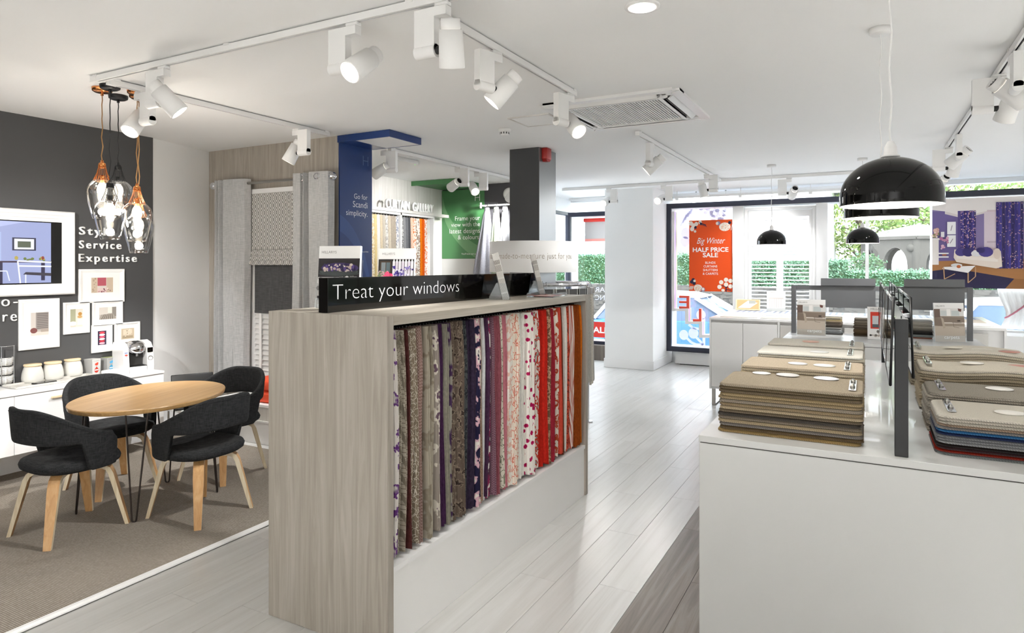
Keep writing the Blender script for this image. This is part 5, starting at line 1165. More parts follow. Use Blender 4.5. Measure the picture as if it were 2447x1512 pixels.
stack(bigw, .50, 4.62, .0137, [('e3dccf', 'cbc2b2'), 'd2c7b2', 'c8bba5']+['bdb19b']*12, 'pale sand', 'carpet samples in the pale sand stack', clip=(-.235, .03, .009), stickers=[(-.06, .0, .05, 'e0d8c8', .006), (.08, -.02, .05, 'e6dfd2', .004), (.2, -.06, .05, 'cf9484', .004)])
# small sample stacks on the far island
mini = carpet_mesh(.175, .15, .0125, .02, 0, 'small_carpet')
stack(mini, -.31, 7.33, .0125, ['c9bfa9', 'c2b79f', 'b9a577', 'a08f78', '8d7f70', '6e6258', '5c524a', '6b5f55', 'a9a7a3', 'a3a3a2', '9a9c9c', '8f9193', '85888a', '55524f'], 'small mixed', 'small carpet samples beside the carpet brochure', jit=.005)
stack(mini, -.03, 7.28, .0125, ['7d7469', '8a8073', '958a7b', '8d8171', '7f7364', '72675a', '675c50', '5c5046', '6b5b49', '75614a', '64513d', '57462f', '4a3b2a', '5d5146'], 'small brown', 'small carpet samples in the brown pile', jit=.005)
stack(mini, .45, 7.34, .0125, ['c6c6c4', 'cfcac0', 'c4beb2', 'b8b2a6', 'aaa396', 'b9b2a5', '9d978c', '77726b', '55524e', '3a3836', '2c2b2a', '9aa0a0', '8f9696', '8f5a48'], 'small grey', 'small carpet samples in the grey pile', jit=.005)
# grey tube frame with two dark boards
t = thing('tube_frame', 'grey rectangular tube frame standing on the far island', 'frame', (0, 0, 0))
fy = 7.255
for x in (-.686, .80): MB().rbox(x, fy, IZ+.0005, x+.045, fy+.045, 1.388, .002, 1).build('upright', 'graphite', t)
MB().rbox(-.641, fy, 1.343, .80, fy+.045, 1.388, .002, 1).build('crossbar', 'graphite', t)
for xa, xb, nm in ((-.41, .067, 'over the brown sample pile'), (.303, .78, 'over the grey sample pile')):
    t = thing('sign_board', 'plain dark grey board clipped to the tube frame %s' % nm, 'board', (0, 0, 0), 0, 'dark boards on the tube frame')
    MB().box(xa, fy-.016, 1.173, xb, fy-.004, 1.375).build('board', 'graphite', t); MB().box(xa, fy-.03, 1.40, xb, fy-.018, 1.462).build('upper_board', 'graphite', t)
    MB().prism([(fy-.03, 1.392), (fy-.004, 1.388), (fy+.045, 1.389), (fy+.045, 1.394), (fy-.03, 1.40)], xa, xb, 'x').build('clip_rail', 'graphite', t)
def carpet_cover(P):
    P.rect(0, 0, 1, .44, 'bdb0a1').rect(0, .40, 1, .68, '9b8d7e').rect(0, .66, 1, .86, 'dcdad6').rect(0, .62, .2, .84, '6d5a50').rect(.42, .66, .55, .84, 'efece8').rect(.22, .67, .42, .80, 'c9cdcb').rect(.58, .67, .84, .8, 'c3c9c7')
    P.poly([(.0, .62), (.26, .60), (.30, .50), (.26, .40), (.0, .42)], '7f6f62').poly([(.26, .64), (1, .62), (1, .50), (.3, .5)], '86776a').rect(.3, .47, 1, .5, 'd8cfc4').poly([(.22, .62), (.3, .6), (.36, .36), (.28, .34)], 'b3a493').line([(.62, .50), (.64, .38), (.82, .36)], .003, '6e6258').line([(.58, .5), (.9, .49)], .004, '6e6258').poly([(.8, .86), (.92, .84), (.9, .77), (.81, .79)], '6b4238').rect(.76, .52, .86, .56, '4a4038')
brochure('carpet brochure beside the small mixed samples', -.49, 7.09, IZ, .02, .10, carpet_cover, ('HILLARYS', .06, .90, .3), .255, .35, .012, ('carpets', .37, .08, .50))
brochure('carpet brochure beside the small grey samples', .655, 7.06, IZ, .40, .10, carpet_cover, ('HILLARYS', .06, .90, .3), .255, .35, .012, ('carpets', .3, .08, .50))
def price_cover(P): P.rect(.12, .32, .95, .84, 'd8402e').rect(.2, .36, .95, .72, 'c9cdd0').rect(.2, .36, .95, .46, '5b6066').specks(.1, .08, .95, .26, 18, .012, ['6f6a64', 'cfcac2', '3c3a38', 'b5aaa0'])
brochure('white brochure with a red panel beside the small brown samples', .10, 7.0, IZ, .1, .08, price_cover, ('HILLARYS', .14, .9, .6), .2, .30, .012, None, False)
# tile panels hung on the black post frame
t = thing('post_frame', 'black post frame along the near island for tile panels', 'frame', (0, 0, 0))
for y in (2.772, 5.37): MB().rbox(.087, y, IZ+.0005, .13, y+.042, 1.402, .0015, 1).build('post', 'black_metal', t)
MB().box(.092, 2.814, 1.372, .125, 5.37, 1.398).build('rail', 'black_metal', t)
MB().box(.1065, 2.785, 1.402, .1105, 2.795, 1.412).build('rail_pin', 'black_metal', t)
for side, xs_, y0 in ((-1, .074, 2.64), (1, .145, 2.86)):
    for k in range(5):
        ya = y0+k*.525; tl = side*-.03
        t = thing('tile_panel', ('glass tile sample panel hanging on the %s of the black post frame' % ('aisle side' if side < 0 else 'multicoloured stack side')), 'tile panel', (xs_, ya, 1.325), 0, 'glass tile panels on the post frame')
        M = Matrix.Rotation(-side*.03, 4, 'Y')
        MB().tube([(0, 0, -.145), (0, .50, -.145), (0, .50, .15), (0, 0, .15)], .005, 6, 0, M, closed=True).build('border', 'chrome' if k % 2 else 'black_metal', t)
        b = MB()
        for i in range(4):
            for j in range(3): b.box(-.003, .008+i*.122, -.138+j*.095, .003, .008+i*.122+.118, -.138+j*.095+.091, 0, M)
        b.build('tiles', 'tile_glass', t); MB().box(-.0012, .004, -.141, .0012, .496, .146, 0, M).build('backing', mat('tile_back', 'b9c4be', .25), t)
        MB().box(0 if side < 0 else -.02, .23, .06, .02 if side < 0 else 0, .27, .075).build('hook', 'chrome', t)
# ================================================================ low sample cabinet by the window
LX0, LX1, LY0, LY1, LZ = -1.582, 1.15, 7.63, 9.14, 1.003
t = thing('sample_cabinet', 'white sample cabinet on steel loop legs facing the shop window shutters', 'cabinet', (0, 0, 0))
MB().rbox(LX0, LY0, LZ-.03, LX1, LY1, LZ-.004, .002, 1).build('top', 'white_lacquer', t)
b = MB(); b.box(LX0, LY0, .19, LX0+.02, LY1, LZ-.03).box(LX1-.02, LY0, .19, LX1, LY1, LZ-.03).box(LX0+.02, LY0+.02, .19, LX1-.02, LY1, .21).box(LX0+.02, LY0+.05, .21, LX1-.02, LY0+.06, LZ-.03); b.build('carcass', 'white_lacquer', t)
xe = [LX0+.022, at(1775, 850, Y=LY0).x, at(1858, 850, Y=LY0).x]
for xa, xb in ((xe[0], xe[1]-.002), (xe[1]+.002, xe[2])): MB().rbox(xa, LY0+.004, .215, xb, LY0+.024, LZ-.06, .0015, 1).build('door', 'white_lacquer', t)
MB().box(xe[2]+.002, LY0, .19, xe[2]+.022, LY0+.05, LZ-.03).build('stile', 'white_lacquer', t)
for k in range(3):
    xa = xe[2]+.026+k*.62
    for z in (.215, .46, .705): MB().rbox(xa, LY0+.004, z, xa+.60, LY0+.024, z+.235, .0015, 1).build('drawer', 'greige' if z > .7 else 'white_lacquer', t)
for x in (LX0+.02, LX1-.06): MB().box(x, LY0+.04, .001, x+.04, LY0+.055, .19).box(x, LY0+.055, .001, x+.04, LY1-.055, .016).box(x, LY1-.055, .001, x+.04, LY1-.04, .19).build('leg', 'steel', t)
cols = ['c9c4bb', 'd3d0cb', 'b3b8c4', 'bfb8ac', 'a9b1c2', 'd6d3ce', 'b9ae9f', 'c5cad6', 'cfc7b9', 'aeb4c0']
k = 0
for i in range(6):
    for j in range(3):
        xa = LX0+.10+i*.43; ya = LY0+.10+j*.46
        kind = ('wood', 'carpet', 'striped')[k % 3]; c = cols[k % len(cols)]
        t = thing('flooring_sample', 'flat %s flooring sample laid flush in the sample cabinet top' % kind, 'flooring sample', (xa, ya, LZ-.0038), 0, 'flooring samples in the cabinet top')
        MB().box(0, 0, 0, .40, .43, .0035).build('sample', mat('floor_sample_'+c, c, .5, var=.15, bscale=60), t)
        if kind == 'striped':
            b = MB()
            for q in range(6): b.box(.02+q*.065, .0, .0036, .045+q*.065, .43, .0040)
            b.build('stripes', mat('stripe_blue', '7b86a0', .5), t)
        k += 1
def blind_cover(P): P.rect(0, .1, 1, .7, 'efeceb'); [P.rect(.15+q*.12, .18, .18+q*.12, .62, 'c9c2be') for q in range(6)]; P.rect(.1, .6, .9, .66, 'cfc8c4')
brochure('pale blind brochure standing on the sample cabinet', -1.02, 8.9, LZ, .05, .10, blind_cover, ('HILLARYS', .06, .9, .35), .22, .26, .01)
t = thing('sample_tray', 'pale wood sample board leaning on the sample cabinet', 'sample board', (-1.37, 8.95, LZ), .05)
MB().box(-.15, 0, .005, .15, .012, .15, 0, Matrix.Rotation(-.35, 4, 'X')).build('board', 'pale_wood', t)
P = PIC(.27, .12, 'c9a878'); P.poly([(.05, .1), (.6, .1), (.95, .7), (.5, .95)], 'e6e2da').rect(.55, .6, .85, .95, 'a9aaa2'); P.build('print', 'print', Matrix.Rotation(-.35, 4, 'X') @ plane_M((-.135, -.0008, .02), (1, 0, 0), (0, 0, 1)), t)
# ================================================================ black dome pendants
def dome(x, y, zr, label):
    t = thing('dome_pendant', label, 'pendant lamp', (x, y, ZC), 0, 'black dome pendants')
    z = zr-ZC; r = .1625
    MB().lathe([(0, -.03), (.046, -.03), (.05, -.026), (.05, 0), (0, 0)], 28).build('ceiling_rose', 'white_metal', t)
    n = 16; MB().tube([(.004*math.sin(k*1.1)*(0 if k in (0, n) else 1), .003*math.cos(k*1.9)*(0 if k in (0, n) else 1), -.03+(z+.225+.03)*k/n) for k in range(n+1)], .0033, 8).build('cord', 'white_metal', t)
    MB().lathe([(0, z+.228), (.010, z+.226), (.020, z+.205), (.022, z+.18), (.029, z+.176), (.03, z+.170), (0, z+.170)], 20).build('cord_grip', 'white_metal', t)
    out = [(.02, .172)]+[(r*math.cos(a), .03+.14*math.sin(a)) for a in [PI/2*(1-k/14)*.95 for k in range(15)]]+[(r, .012), (r+.001, 0)]
    o2 = [(max(.001, rr), zz+z) for rr, zz in out]
    MB().lathe(o2, 56).build('dome', 'dome_black', t)
    MB().lathe([(max(.001, a-.003), b_-.002) for a, b_ in o2[:-1]]+[(r-.002, z-.0005), (r+.001, z)], 56).build('inner_shade', 'white_matte', t)
    MB().lathe([(0, z+.13), (.018, z+.13), (.022, z+.11), (.032, z+.085), (.03, z+.06), (.015, z+.04), (0, z+.037)], 20).build('bulb', 'bulb_glow', t)
    l = bpy.data.lights.new('glow', 'POINT'); l.energy = 2.5; l.color = (1, .97, .92); l.shadow_soft_size = .03; lo = bpy.data.objects.new('glow', l); COL.objects.link(lo); lo.parent = t; lo.location = (0, 0, z+.02)
dome(.071, 2.675, 1.808, 'black dome pendant over the taupe end of the near carpet island')
dome(.056, 3.70, 1.828, 'black dome pendant over the cream stack half of the near carpet island')
dome(-.985, 8.18, 1.83, 'black dome pendant in front of the window shutters')
dome(-.05, 8.14, 1.83, 'black dome pendant in front of the clear shop window')
# ================================================================ window dressing
PY = 10.60
t = thing('sale_poster', 'orange hanging poster announcing the Big Winter half price sale', 'poster', (0, 0, 0))
sx0, sx1, sz0, sz1 = -2.513, -1.848, 1.174, 2.30; sw = sx1-sx0; sh = sz1-sz0
MB().box(sx0, PY, sz0, sx1, PY+.004, sz1).build('sheet', 'sale_orange', t)
P = PIC(sw, sh, 'e8531b'); cr, nv, gr = 'f3e7db', '2b2747', '8f88a6'
for (x, y, r, c) in ((.04, .96, .05, cr), (.10, .93, .05, cr), (.17, .95, .045, cr), (.26, .97, .04, cr), (.07, .88, .05, cr), (.15, .90, .03, nv), (.28, .95, .03, nv)): P.oval(x, y, r, r*sw/sh*1.1, c)
P.line([(.24, .97), (.4, .93)], .012, nv); [P.line([(.29+.03*k, .955-.007*k), (.32+.03*k, .925-.007*k)], .008, nv) for k in range(4)]
P.oval(.14, .845, .03, .018, cr)
def cone(cx, cy, rx, ry):
    P.oval(cx, cy, rx, ry, cr, 18); rr = random.Random(4)
    for k in range(30): a = rr.random()*6.28; q = rr.random()**.5; P.oval(cx+rx*q*.9*math.cos(a), cy+ry*q*.9*math.sin(a), .012, .006, 'eabfa4', 6)
cone(.83, .90, .13, .06); P.oval(.68, .95, .05, .028, gr).oval(.655, .95, .03, .022, cr).oval(.94, .955, .035, .022, nv); P.line([(1, .93), (.97, .85)], .01, cr)
cone(.21, .045, .10, .05); P.oval(.06, .13, .04, .024, nv).oval(.10, .16, .04, .024, nv).oval(.12, .11, .04, .024, nv).oval(.13, .145, .03, .018, cr).oval(.33, .025, .045, .03, gr).oval(.33, .03, .03, .02, cr)
for k in range(5): P.line([(.0+k*.018, .02), (.03+k*.018, .07)], .008, cr)
P.line([(.86, 0), (.86, .15)], .014, nv).line([(.86, .06), (.96, .075)], .01, nv).line([(.86, .07), (.76, .085)], .01, nv).line([(.86, .03), (.97, .02)], .01, nv)
for (x, y) in ((.86, .165), (.96, .15), (.75, .13), (.96, .075), (.71, .065), (.86, .10)): P.oval(x, y, .05, .03, cr)
P.oval(.79, .02, .04, .02, cr, 8)
P.build('print', 'print', plane_M((sx0, PY-.0008, sz0), (1, 0, 0), (0, 0, 1)), t)
def ptext(body, zf, w, off=0., shear=0., cap=None):
    M = plane_M(((sx0+sx1)/2, PY-.004, sz0+sh*zf), (1, 0, 0), (0, 0, 1))
    if shear: M = M @ Matrix(((1, shear, 0, 0), (0, 1, 0, 0), (0, 0, 1, 0), (0, 0, 0, 1)))
    text('lettering', body, 'letter_white', M, width=w, cap=cap, align='CENTER', offset=off, parent=t)
ptext('Big Winter', .67, .42, -.004, .28, .095); ptext('HALF PRICE', .555, .55, .022, 0, .068); ptext('SALE', .48, .235, .022, 0, .068)
for k, (w_, wd) in enumerate((('BLINDS', .155), ('CURTAINS', .21), ('SHUTTERS', .225), ('& CARPETS', .235))): ptext(w_, .387-.0515*k, wd, 0, 0, .035)
for x in (sx0+.11, sx1-.1): MB().cyl((x, PY+.002, sz1), (x, PY+.002, 2.755), .0012, n=6).cyl((x, PY+.002, 2.745), (x, PY+.002, 2.7599), .012, n=12).build('hanging_wire', 'steel', t)
# stepped display shelf with red letters
SY0, SY1 = 10.53, 10.72
def W2(px, py): p = at(px, py, Y=SY0); return (p.x, p.z)
t = thing('stepped_shelf', 'white stepped shelf with lilac inner faces in the shop window', 'shelf', (0, 0, 0))
zig = [(1602, 505), (1602, 743), (1637, 743), (1637, 774), (1670, 774), (1670, 807), (1712, 807), (1712, 800), (1678, 800), (1678, 768), (1645, 768), (1645, 737), (1611, 737), (1611, 505)]
zp = [W2(*p) for p in zig]; b = MB()
for (a_, b2, c_, d_) in ((0, 1, 12, 13), (1, 2, 11, 12), (2, 3, 10, 11), (3, 4, 9, 10), (4, 5, 8, 9), (5, 6, 7, 8)): b.prism([zp[a_], zp[b2], zp[c_], zp[d_]], SY0, SY1, 'y')
b.build('band', 'white_matte', t)
mat('lilac', 'cfa3dc', .5); mat('stripe_gold', 'c9c098', .5); mat('stripe_slate', 'a8a6bd', .5); mat('pink_face', 'f3a6dc', .5)
for (i0, i1) in ((13, 12), (11, 10), (9, 8)):
    (xa, za), (xb, zb) = zp[i0], zp[i1]
    for q, mm_ in enumerate(('lilac', 'stripe_slate', 'stripe_gold')): y0 = SY0+.02+q*.055; MB().box(xa+.0005, y0, zb+.001, xa+.002, y0+.05, za-.002).build('stripe', mm_, t)
    (xc, zc2) = zp[i1]; 
MB().box(zp[8][0]+.003, SY0+.01, zp[8][1]+.0005, zp[7][0], SY1, zp[8][1]+.002).build('tread', 'pink_face', t)
MB().box(zp[6][0]-.05, SY0+.02, .2845, zp[6][0]-.02, SY1-.02, zp[5][1]-.001).build('leg', 'white_matte', t)
def block_letter(label, strokes, px0, py0, px1, py1):
    (xa, za), (xb, zb) = W2(px0, py1), W2(px1, py0); t = thing('block_letter', label, 'letter', (xa, SY0+.02, za+.001), 0, 'red block letters on the stepped shelf')
    w, h = xb-xa, zb-za; b = MB(); e = MB()
    for (u0, v0, u1, v1) in strokes: b.box(u0*w, 0, v0*h, u1*w, .085, v1*h)
    b.build('letter', 'coral', t); MB().box(w, .002, 0, w+.0015, .085, h).build('side_face', 'coral_pale', t)
block_letter('red block letter E, back to front, on the upper step', [(.74, 0, 1, 1), (0, 0, .74, .16), (0, .42, .74, .58), (0, .84, .74, 1)], 1622, 707, 1646, 737)
block_letter('red block letter L, back to front, on the lower step', [(.72, .18, 1, 1), (0, 0, 1, .18)], 1655, 738, 1675, 768)
# plantation shutters
t = thing('window_shutters', 'pair of white plantation shutters with open louvres in the shop window', 'shutters', (0, 0, 0))
X_a, X_b, Z_a, Z_b = -1.670, -.670, .30, 2.47; ysh = 10.66
MB().box(X_a, ysh-.03, Z_a, X_a+.045, ysh+.06, Z_b).box(X_b-.045, ysh-.03, Z_a, X_b, ysh+.06, Z_b).box(X_a+.045, ysh-.03, Z_b-.045, X_b-.045, ysh+.06, Z_b).build('outer_frame', 'trim_paint', t)
mid = (X_a+X_b)/2
lm = MB().rbox(-.19, -.031, -.004, .19, .031, .004, .003, 2)
lo_ = lm.build('louvre', 'trim_paint', t); lme = lo_.data; bpy.data.objects.remove(lo_)
for (xa, xb) in ((X_a+.048, mid-.002), (mid+.002, X_b-.048)):
    d = MB().box(xa, ysh, Z_a+.01, xa+.045, ysh+.03, Z_b-.05).box(xb-.045, ysh, Z_a+.01, xb, ysh+.03, Z_b-.05).box(xa+.045, ysh, Z_b-.15, xb-.045, ysh+.03, Z_b-.05).box(xa+.045, ysh, 1.655, xb-.045, ysh+.03, 1.735).box(xa+.045, ysh, Z_a+.01, xb-.045, ysh+.03, Z_a+.12).build('shutter_leaf', 'trim_paint', t)
    for (z0, n) in ((1.765, 10), (.45, 21)):
        for k in range(n):
            o = link('louvre', lme, d, ((xa+xb)/2, ysh+.015, z0+k*.057), (math.radians(18 if z0 > 1 else 8), 0, 0))
            o.scale = ((xb-xa-.092)/.38, 1, 1)
# room photograph board
t = thing('photo_board', 'large photograph of a purple sitting room hung in the shop window', 'poster', (0, 0, 0))
bx0, bx1, bz0, bz1 = .775, 2.38, 1.282, 2.485; MB().box(bx0, 10.60, bz0, bx1, 10.612, bz1).build('board', 'white_matte', t)
for x in (bx0+.2, bx1-.2): MB().cyl((x, 10.606, bz1), (x, 10.606, 2.4928), .002, n=6).build('hanger', 'steel', t)
bw, bh = bx1-bx0, bz1-bz0; P = PIC(bw, bh, 'b9a8c8')
P.rect(0, .30, .46, 1, '8a7aa6').rect(0, .3, .19, .86, '75669c').poly([(0, 1), (1, 1), (1, .84), (.62, .87), (.22, .80), (.09, .86), (0, .88)], 'f3ebe6').poly([(.09, .86), (.22, .80), (.38, .85), (.38, .83), (.22, .775), (.09, .83)], 'e2d6d2')
P.poly([(0, 0), (1, 0), (1, .34), (0, .30)], 'b07a4a').poly([(0, .0), (.52, .0), (.56, .11), (.15, .22), (0, .19)], '2c2748').poly([(.5, 0), (.56, .11), (.85, .09), (1, .05), (1, 0)], '9c6a3e')
P.rect(.18, .34, .28, .86, '5b4d8a').rect(.38, .33, .54, .86, 'd9c3c8').rect(.36, .45, .52, .84, 'e0cfd6').rect(.38, .5, .52, .52, 'c8b4be')
def drape(x0, x1, y0, y1, sk=0):
    n = 9
    for k in range(n): a = x0+(x1-x0)*k/n; c_ = x0+(x1-x0)*(k+.93)/n; P.poly([(a, y0), (c_, y0), (c_+sk*.2, y1), (a+sk*.2, y1)], ('3a2f78', '473b8c', '30265f')[k % 3])
    rr = random.Random(9)
    for k in range(170): x = rr.uniform(x0, x1); y = rr.uniform(y0, y1); P.oval(x, y, .0045, .006, rr.choice(['d8a9b4', 'c793a8', 'e0c0bd', '7b6db5']), 5)
drape(.20, .305, .40, .86); drape(.44, .62, .22, .94)
P.rect(.105, .60, .165, .74, 'f6f3f1').rect(.105, .46, .165, .59, 'f6f3f1').line([(.13, .64), (.14, .70)], .008, '8b7f86').line([(.125, .5), (.145, .55)], .008, '8b7f86').rect(.06, .57, .085, .63, 'efeae8')
P.rect(0, .26, .045, .55, 'efe6df').rect(0, .54, .055, .56, 'f5eeea').specks(.0, .57, .05, .66, 20, .022, ['e8c4b8', 'd9a7a0', 'f0dcd0', '8f8a62']).specks(.06, .5, .11, .57, 12, .018, ['c98aa8', 'b86f9a', 'd9a9c0']).specks(.06, .43, .09, .48, 8, .018, ['c05a8f', 'e6c0d0']).rect(.045, .34, .115, .355, 'f3efec').rect(.045, .38, .115, .395, 'f3efec').rect(.07, .36, .10, .38, 'b0705a')
P.poly([(.155, .43), (.47, .41), (.48, .24), (.44, .22), (.17, .29), (.15, .34)], 'eddccd').poly([(.17, .36), (.45, .33), (.45, .29), (.17, .33)], 'f3e6da').oval(.20, .40, .04, .045, '4a3e80').oval(.25, .40, .04, .05, '39306a').oval(.31, .385, .04, .035, 'e8e4e2').oval(.37, .40, .05, .055, '4d4088').oval(.335, .42, .03, .03, '39306a').oval(.445, .38, .025, .06, 'e3cfc0')
P.poly([(.08, .235), (.30, .25), (.25, .17), (.07, .215)], 'f2ece8').line([(.08, .23), (.085, .10)], .012, 'c49a72').line([(.25, .17), (.25, .06)], .014, 'c49a72').line([(.30, .24), (.30, .13)], .012, 'c49a72').line([(.085, .10), (.16, .16)], .010, 'c49a72').line([(.25, .06), (.30, .13)], .010, 'c49a72').oval(.17, .255, .04, .02, 'e3ddd8').oval(.185, .24, .015, .018, 'c4693c')
P.build('photograph', 'print', plane_M((bx0, 10.5992, bz0), (1, 0, 0), (0, 0, 1)), t)
t = thing('tied_curtain', 'white curtain held by a pink rope tieback under the photograph', 'curtain', (0, 0, 0))
def tc_fn(u, v):
    s_ = 1-.42*math.exp(-((v-.62)/.35)**2); x = 1.50+.50*u+(1-s_)*.22*(1-u); return (x, 10.66+.018*math.sin(u*38), 1.2815-.53*v)
MB().grid(tc_fn, 60, 16).build('cloth', 'white_matte', t)
MB().tube([(1.58+.30*k/24, 10.63+.006*math.sin(k*1.7), .90+.26*(k/24)**1.2) for k in range(25)], .011, 8).build('tieback_rope', mat('rope_pink', 'b5707e', .8), t)
# winter decals on the glass
m = bpy.data.materials.new('decal'); m.use_nodes = True; MATS['decal'] = m; nt = m.node_tree; N = nt.nodes; L = nt.links; N.remove(N['Principled BSDF'])
a_ = N.new('ShaderNodeBsdfTransparent'); b_ = N.new('ShaderNodeBsdfTranslucent'); b_.inputs[0].default_value = (.60, .61, .74, 1); c_ = N.new('ShaderNodeBsdfDiffuse'); c_.inputs[0].default_value = (.72, .73, .84, 1)
d_ = N.new('ShaderNodeMixShader'); L.new(b_.outputs[0], d_.inputs[1]); L.new(c_.outputs[0], d_.inputs[2]); e_ = N.new('ShaderNodeMixShader'); e_.inputs[0].default_value = .75; L.new(a_.outputs[0], e_.inputs[1]); L.new(d_.outputs[0], e_.inputs[2]); L.new(e_.outputs[0], N['Material Output'].inputs[0])
t = thing('window_decal', 'white berry and pine cone decals on the shop window glass', 'decal', (0, 0, 0)); gy = 10.796
def G2(px, py): p = at(px, py, Y=gy); return (p.x, p.z)
def dpoly(pts, nm): 
    b = MB(); b.prism(pts, gy-.001, gy-.0002, 'y'); b.build(nm, 'decal', t)
def ring_pts(c, rx, rz, n=20): return [(c[0]+rx*math.cos(2*PI*k/n), c[1]+rz*math.sin(2*PI*k/n)) for k in range(n)]
for (px_, py_, r) in ((1634, 800, .075), (1657, 796, .080), (1675, 752, .075), (1637, 577, .075), (1640, 557, .085)): dpoly(ring_pts(G2(px_, py_), r, r*1.1), 'berry')
def stroke(pp, w):
    b = MB(); pts = [G2(*p) for p in pp]
    for (xa, za), (xb, zb) in zip(pts, pts[1:]):
        l = math.hypot(xb-xa, zb-za); nx, nz = -(zb-za)/l*w, (xb-xa)/l*w; b.prism([(xa+nx, za+nz), (xb+nx, zb+nz), (xb-nx, zb-nz), (xa-nx, za-nz)], gy-.001, gy-.0002, 'y')
    b.build('stem', 'decal', t)
stroke([(1642, 808), (1652, 818), (1664, 823), (1680, 824)], .02); stroke([(1664, 806), (1674, 816), (1680, 824)], .02); stroke([(1646, 775), (1656, 783), (1671, 786)], .02); stroke([(1682, 760), (1682, 826)], .022)
rr = random.Random(2)
for k in range(34):
    px_ = 1672+rr.uniform(0, 62); py_ = 497+rr.uniform(0, 34); 
    if py_ < 500+(px_-1672)*.55+14: dpoly(ring_pts(G2(px_, py_), .034, .028, 8), 'cone_scale')
for k in range(5): stroke([(1626+6*k, 540-7*k), (1640+4*k, 512-4*k)], .014); 
# window beside the bay: blind and sale band
t = thing('red_roller_blind', 'roller blind with a red valance in the window beside the bay', 'blind', (0, 0, 0))
MB().cyl((-4.36, 10.70, 2.37), (-3.72, 10.70, 2.37), .032, n=20).build('valance', 'sale_red', t); MB().box(-4.35, 10.715, 2.04, -3.72, 10.718, 2.36).build('cloth', mat('blind_grey', 'c9c6c4', .8), t); MB().box(-4.35, 10.712, 2.00, -3.72, 10.72, 2.045).build('hem', 'coral_pale', t)
t = thing('sale_band', 'red SALE banner across the foot of the window beside the bay', 'banner', (0, 0, 0))
MB().box(-4.45, 10.77, .33, -3.72, 10.775, .60).build('banner', 'sale_red', t); text('lettering', 'SALE', 'letter_white', plane_M((at(1408, 800, Y=10.7685).x, 10.7685, .41), (1, 0, 0), (0, 0, 1)), width=.36, cap=.10, offset=.03, parent=t)
t = thing('glass_lettering', 'back to front white lettering on the window beside the bay', 'lettering', (0, 0, 0))
for (s_, py_) in (('RAL', 697), ('CNE', 716)):
    p = at(1422, py_, Y=10.795); text('letters', s_[::-1], 'decal', plane_M((p.x, 10.795, p.z), (1, 0, 0), (0, 0, 1)) @ Matrix.Diagonal((-1, 1, 1, 1)), width=.24, cap=.085, align='RIGHT', offset=-.006, parent=t)
# ================================================================ the street outside
GZ = -.42
def stuff(o, label, cat): o['kind'] = 'stuff'; return tag(o, label, cat)
o = MB().box(-60, 11.0, GZ-.2, 60, 13.0-.9, GZ+.0).build('pavement', mat('pavement', '8a8986', .9, var=.1, bscale=2)); o['kind'] = 'structure'
o = MB().box(-60, 12.1, GZ-.2, 60, 70, GZ-.01).build('road', mat('asphalt', '5d6065', .9, var=.1, bscale=1.5)); o['kind'] = 'structure'
def leaves(c, ext, n, size, m, seed, shell=False):
    rr = random.Random(seed); b = MB()
    for k in range(n):
        if shell == 'box':
            f = rr.random(); p = [rr.uniform(-1, 1) for _ in range(3)]; 
            if f < .62: p[1] = -1+abs(rr.gauss(0, .12))
            else: p[2] = 1-abs(rr.gauss(0, .08))
        else:
            a = rr.uniform(0, 2*PI); z = rr.uniform(-1, 1); q = rr.uniform(.45, 1)**.5; s_ = math.sqrt(1-z*z); p = [q*s_*math.cos(a), q*s_*math.sin(a), q*z]
        P0 = Vector((c[0]+p[0]*ext[0], c[1]+p[1]*ext[1], c[2]+p[2]*ext[2]))+Vector((rr.gauss(0, size), rr.gauss(0, size), rr.gauss(0, size)))
        u = Vector((rr.gauss(0, 1), rr.gauss(0, 1), rr.gauss(0, 1))).normalized()*size*rr.uniform(.6, 1.3); w = u.orthogonal().normalized()*size*.55
        b.add([P0-u, P0+w, P0+u, P0-w], [(0, 1, 2, 3)], rr.choice((0, 0, 1)))
    return b
mat('hedge_leaf', '436a4c', .6); mat('hedge_leaf_pale', '6f9678', .6); mat('tree_leaf', '6f8f45', .6); mat('tree_leaf_pale', 'a3b36c', .6); mat('bark', '6e6257', .9); mat('hedge_core', '3e5a36', .9)
t = thing('clipped_hedge', 'clipped green hedge along the far side of the street', 'hedge', (0, 0, 0))
MB().box(-20, 21.1, .95, -3.5, 22.6, 1.88).box(-3.5, 21.1, .95, -.5, 22.6, 1.68).box(-.5, 21.1, .85, 22, 22.6, 1.36).build('core', 'hedge_core', t)
o = leaves((-10, 21.8, 1.42), (6.5, .8, .48), 18000, .038, None, 1, 'box').build('foliage', ['hedge_leaf', 'hedge_leaf_pale'], t); o['kind'] = 'stuff'
o = leaves((-2, 21.8, 1.3), (1.5, .8, .40), 7000, .038, None, 3, 'box').build('foliage', ['hedge_leaf', 'hedge_leaf_pale'], t); o['kind'] = 'stuff'
o = leaves((6, 21.8, 1.1), (6.5, .8, .30), 14000, .038, None, 2, 'box').build('foliage', ['hedge_leaf', 'hedge_leaf_pale'], t); o['kind'] = 'stuff'
t = thing('stone_wall', 'grey rubble stone wall under the clipped hedge', 'wall', (0, 0, 0))
MB().box(-22, 20.7, GZ-.005, 24, 20.8, .94).build('wall', mat('rubble', '4a4845', .95, var=.3, bscale=6, bump=.6), t)
rr = random.Random(8); b = MB()
for k in range(1800):
    x = rr.uniform(-12, 8); z = rr.uniform(GZ+.05, .90); w = rr.uniform(.05, .13); h = rr.uniform(.05, .10); b.box(x-w, 20.7-rr.uniform(.004, .018), z-h/2, x+w, 20.71, z+h/2)
o = b.build('stones', mat('stone_face', '57544f', .95, var=.25, bscale=5), t); o['kind'] = 'stuff'
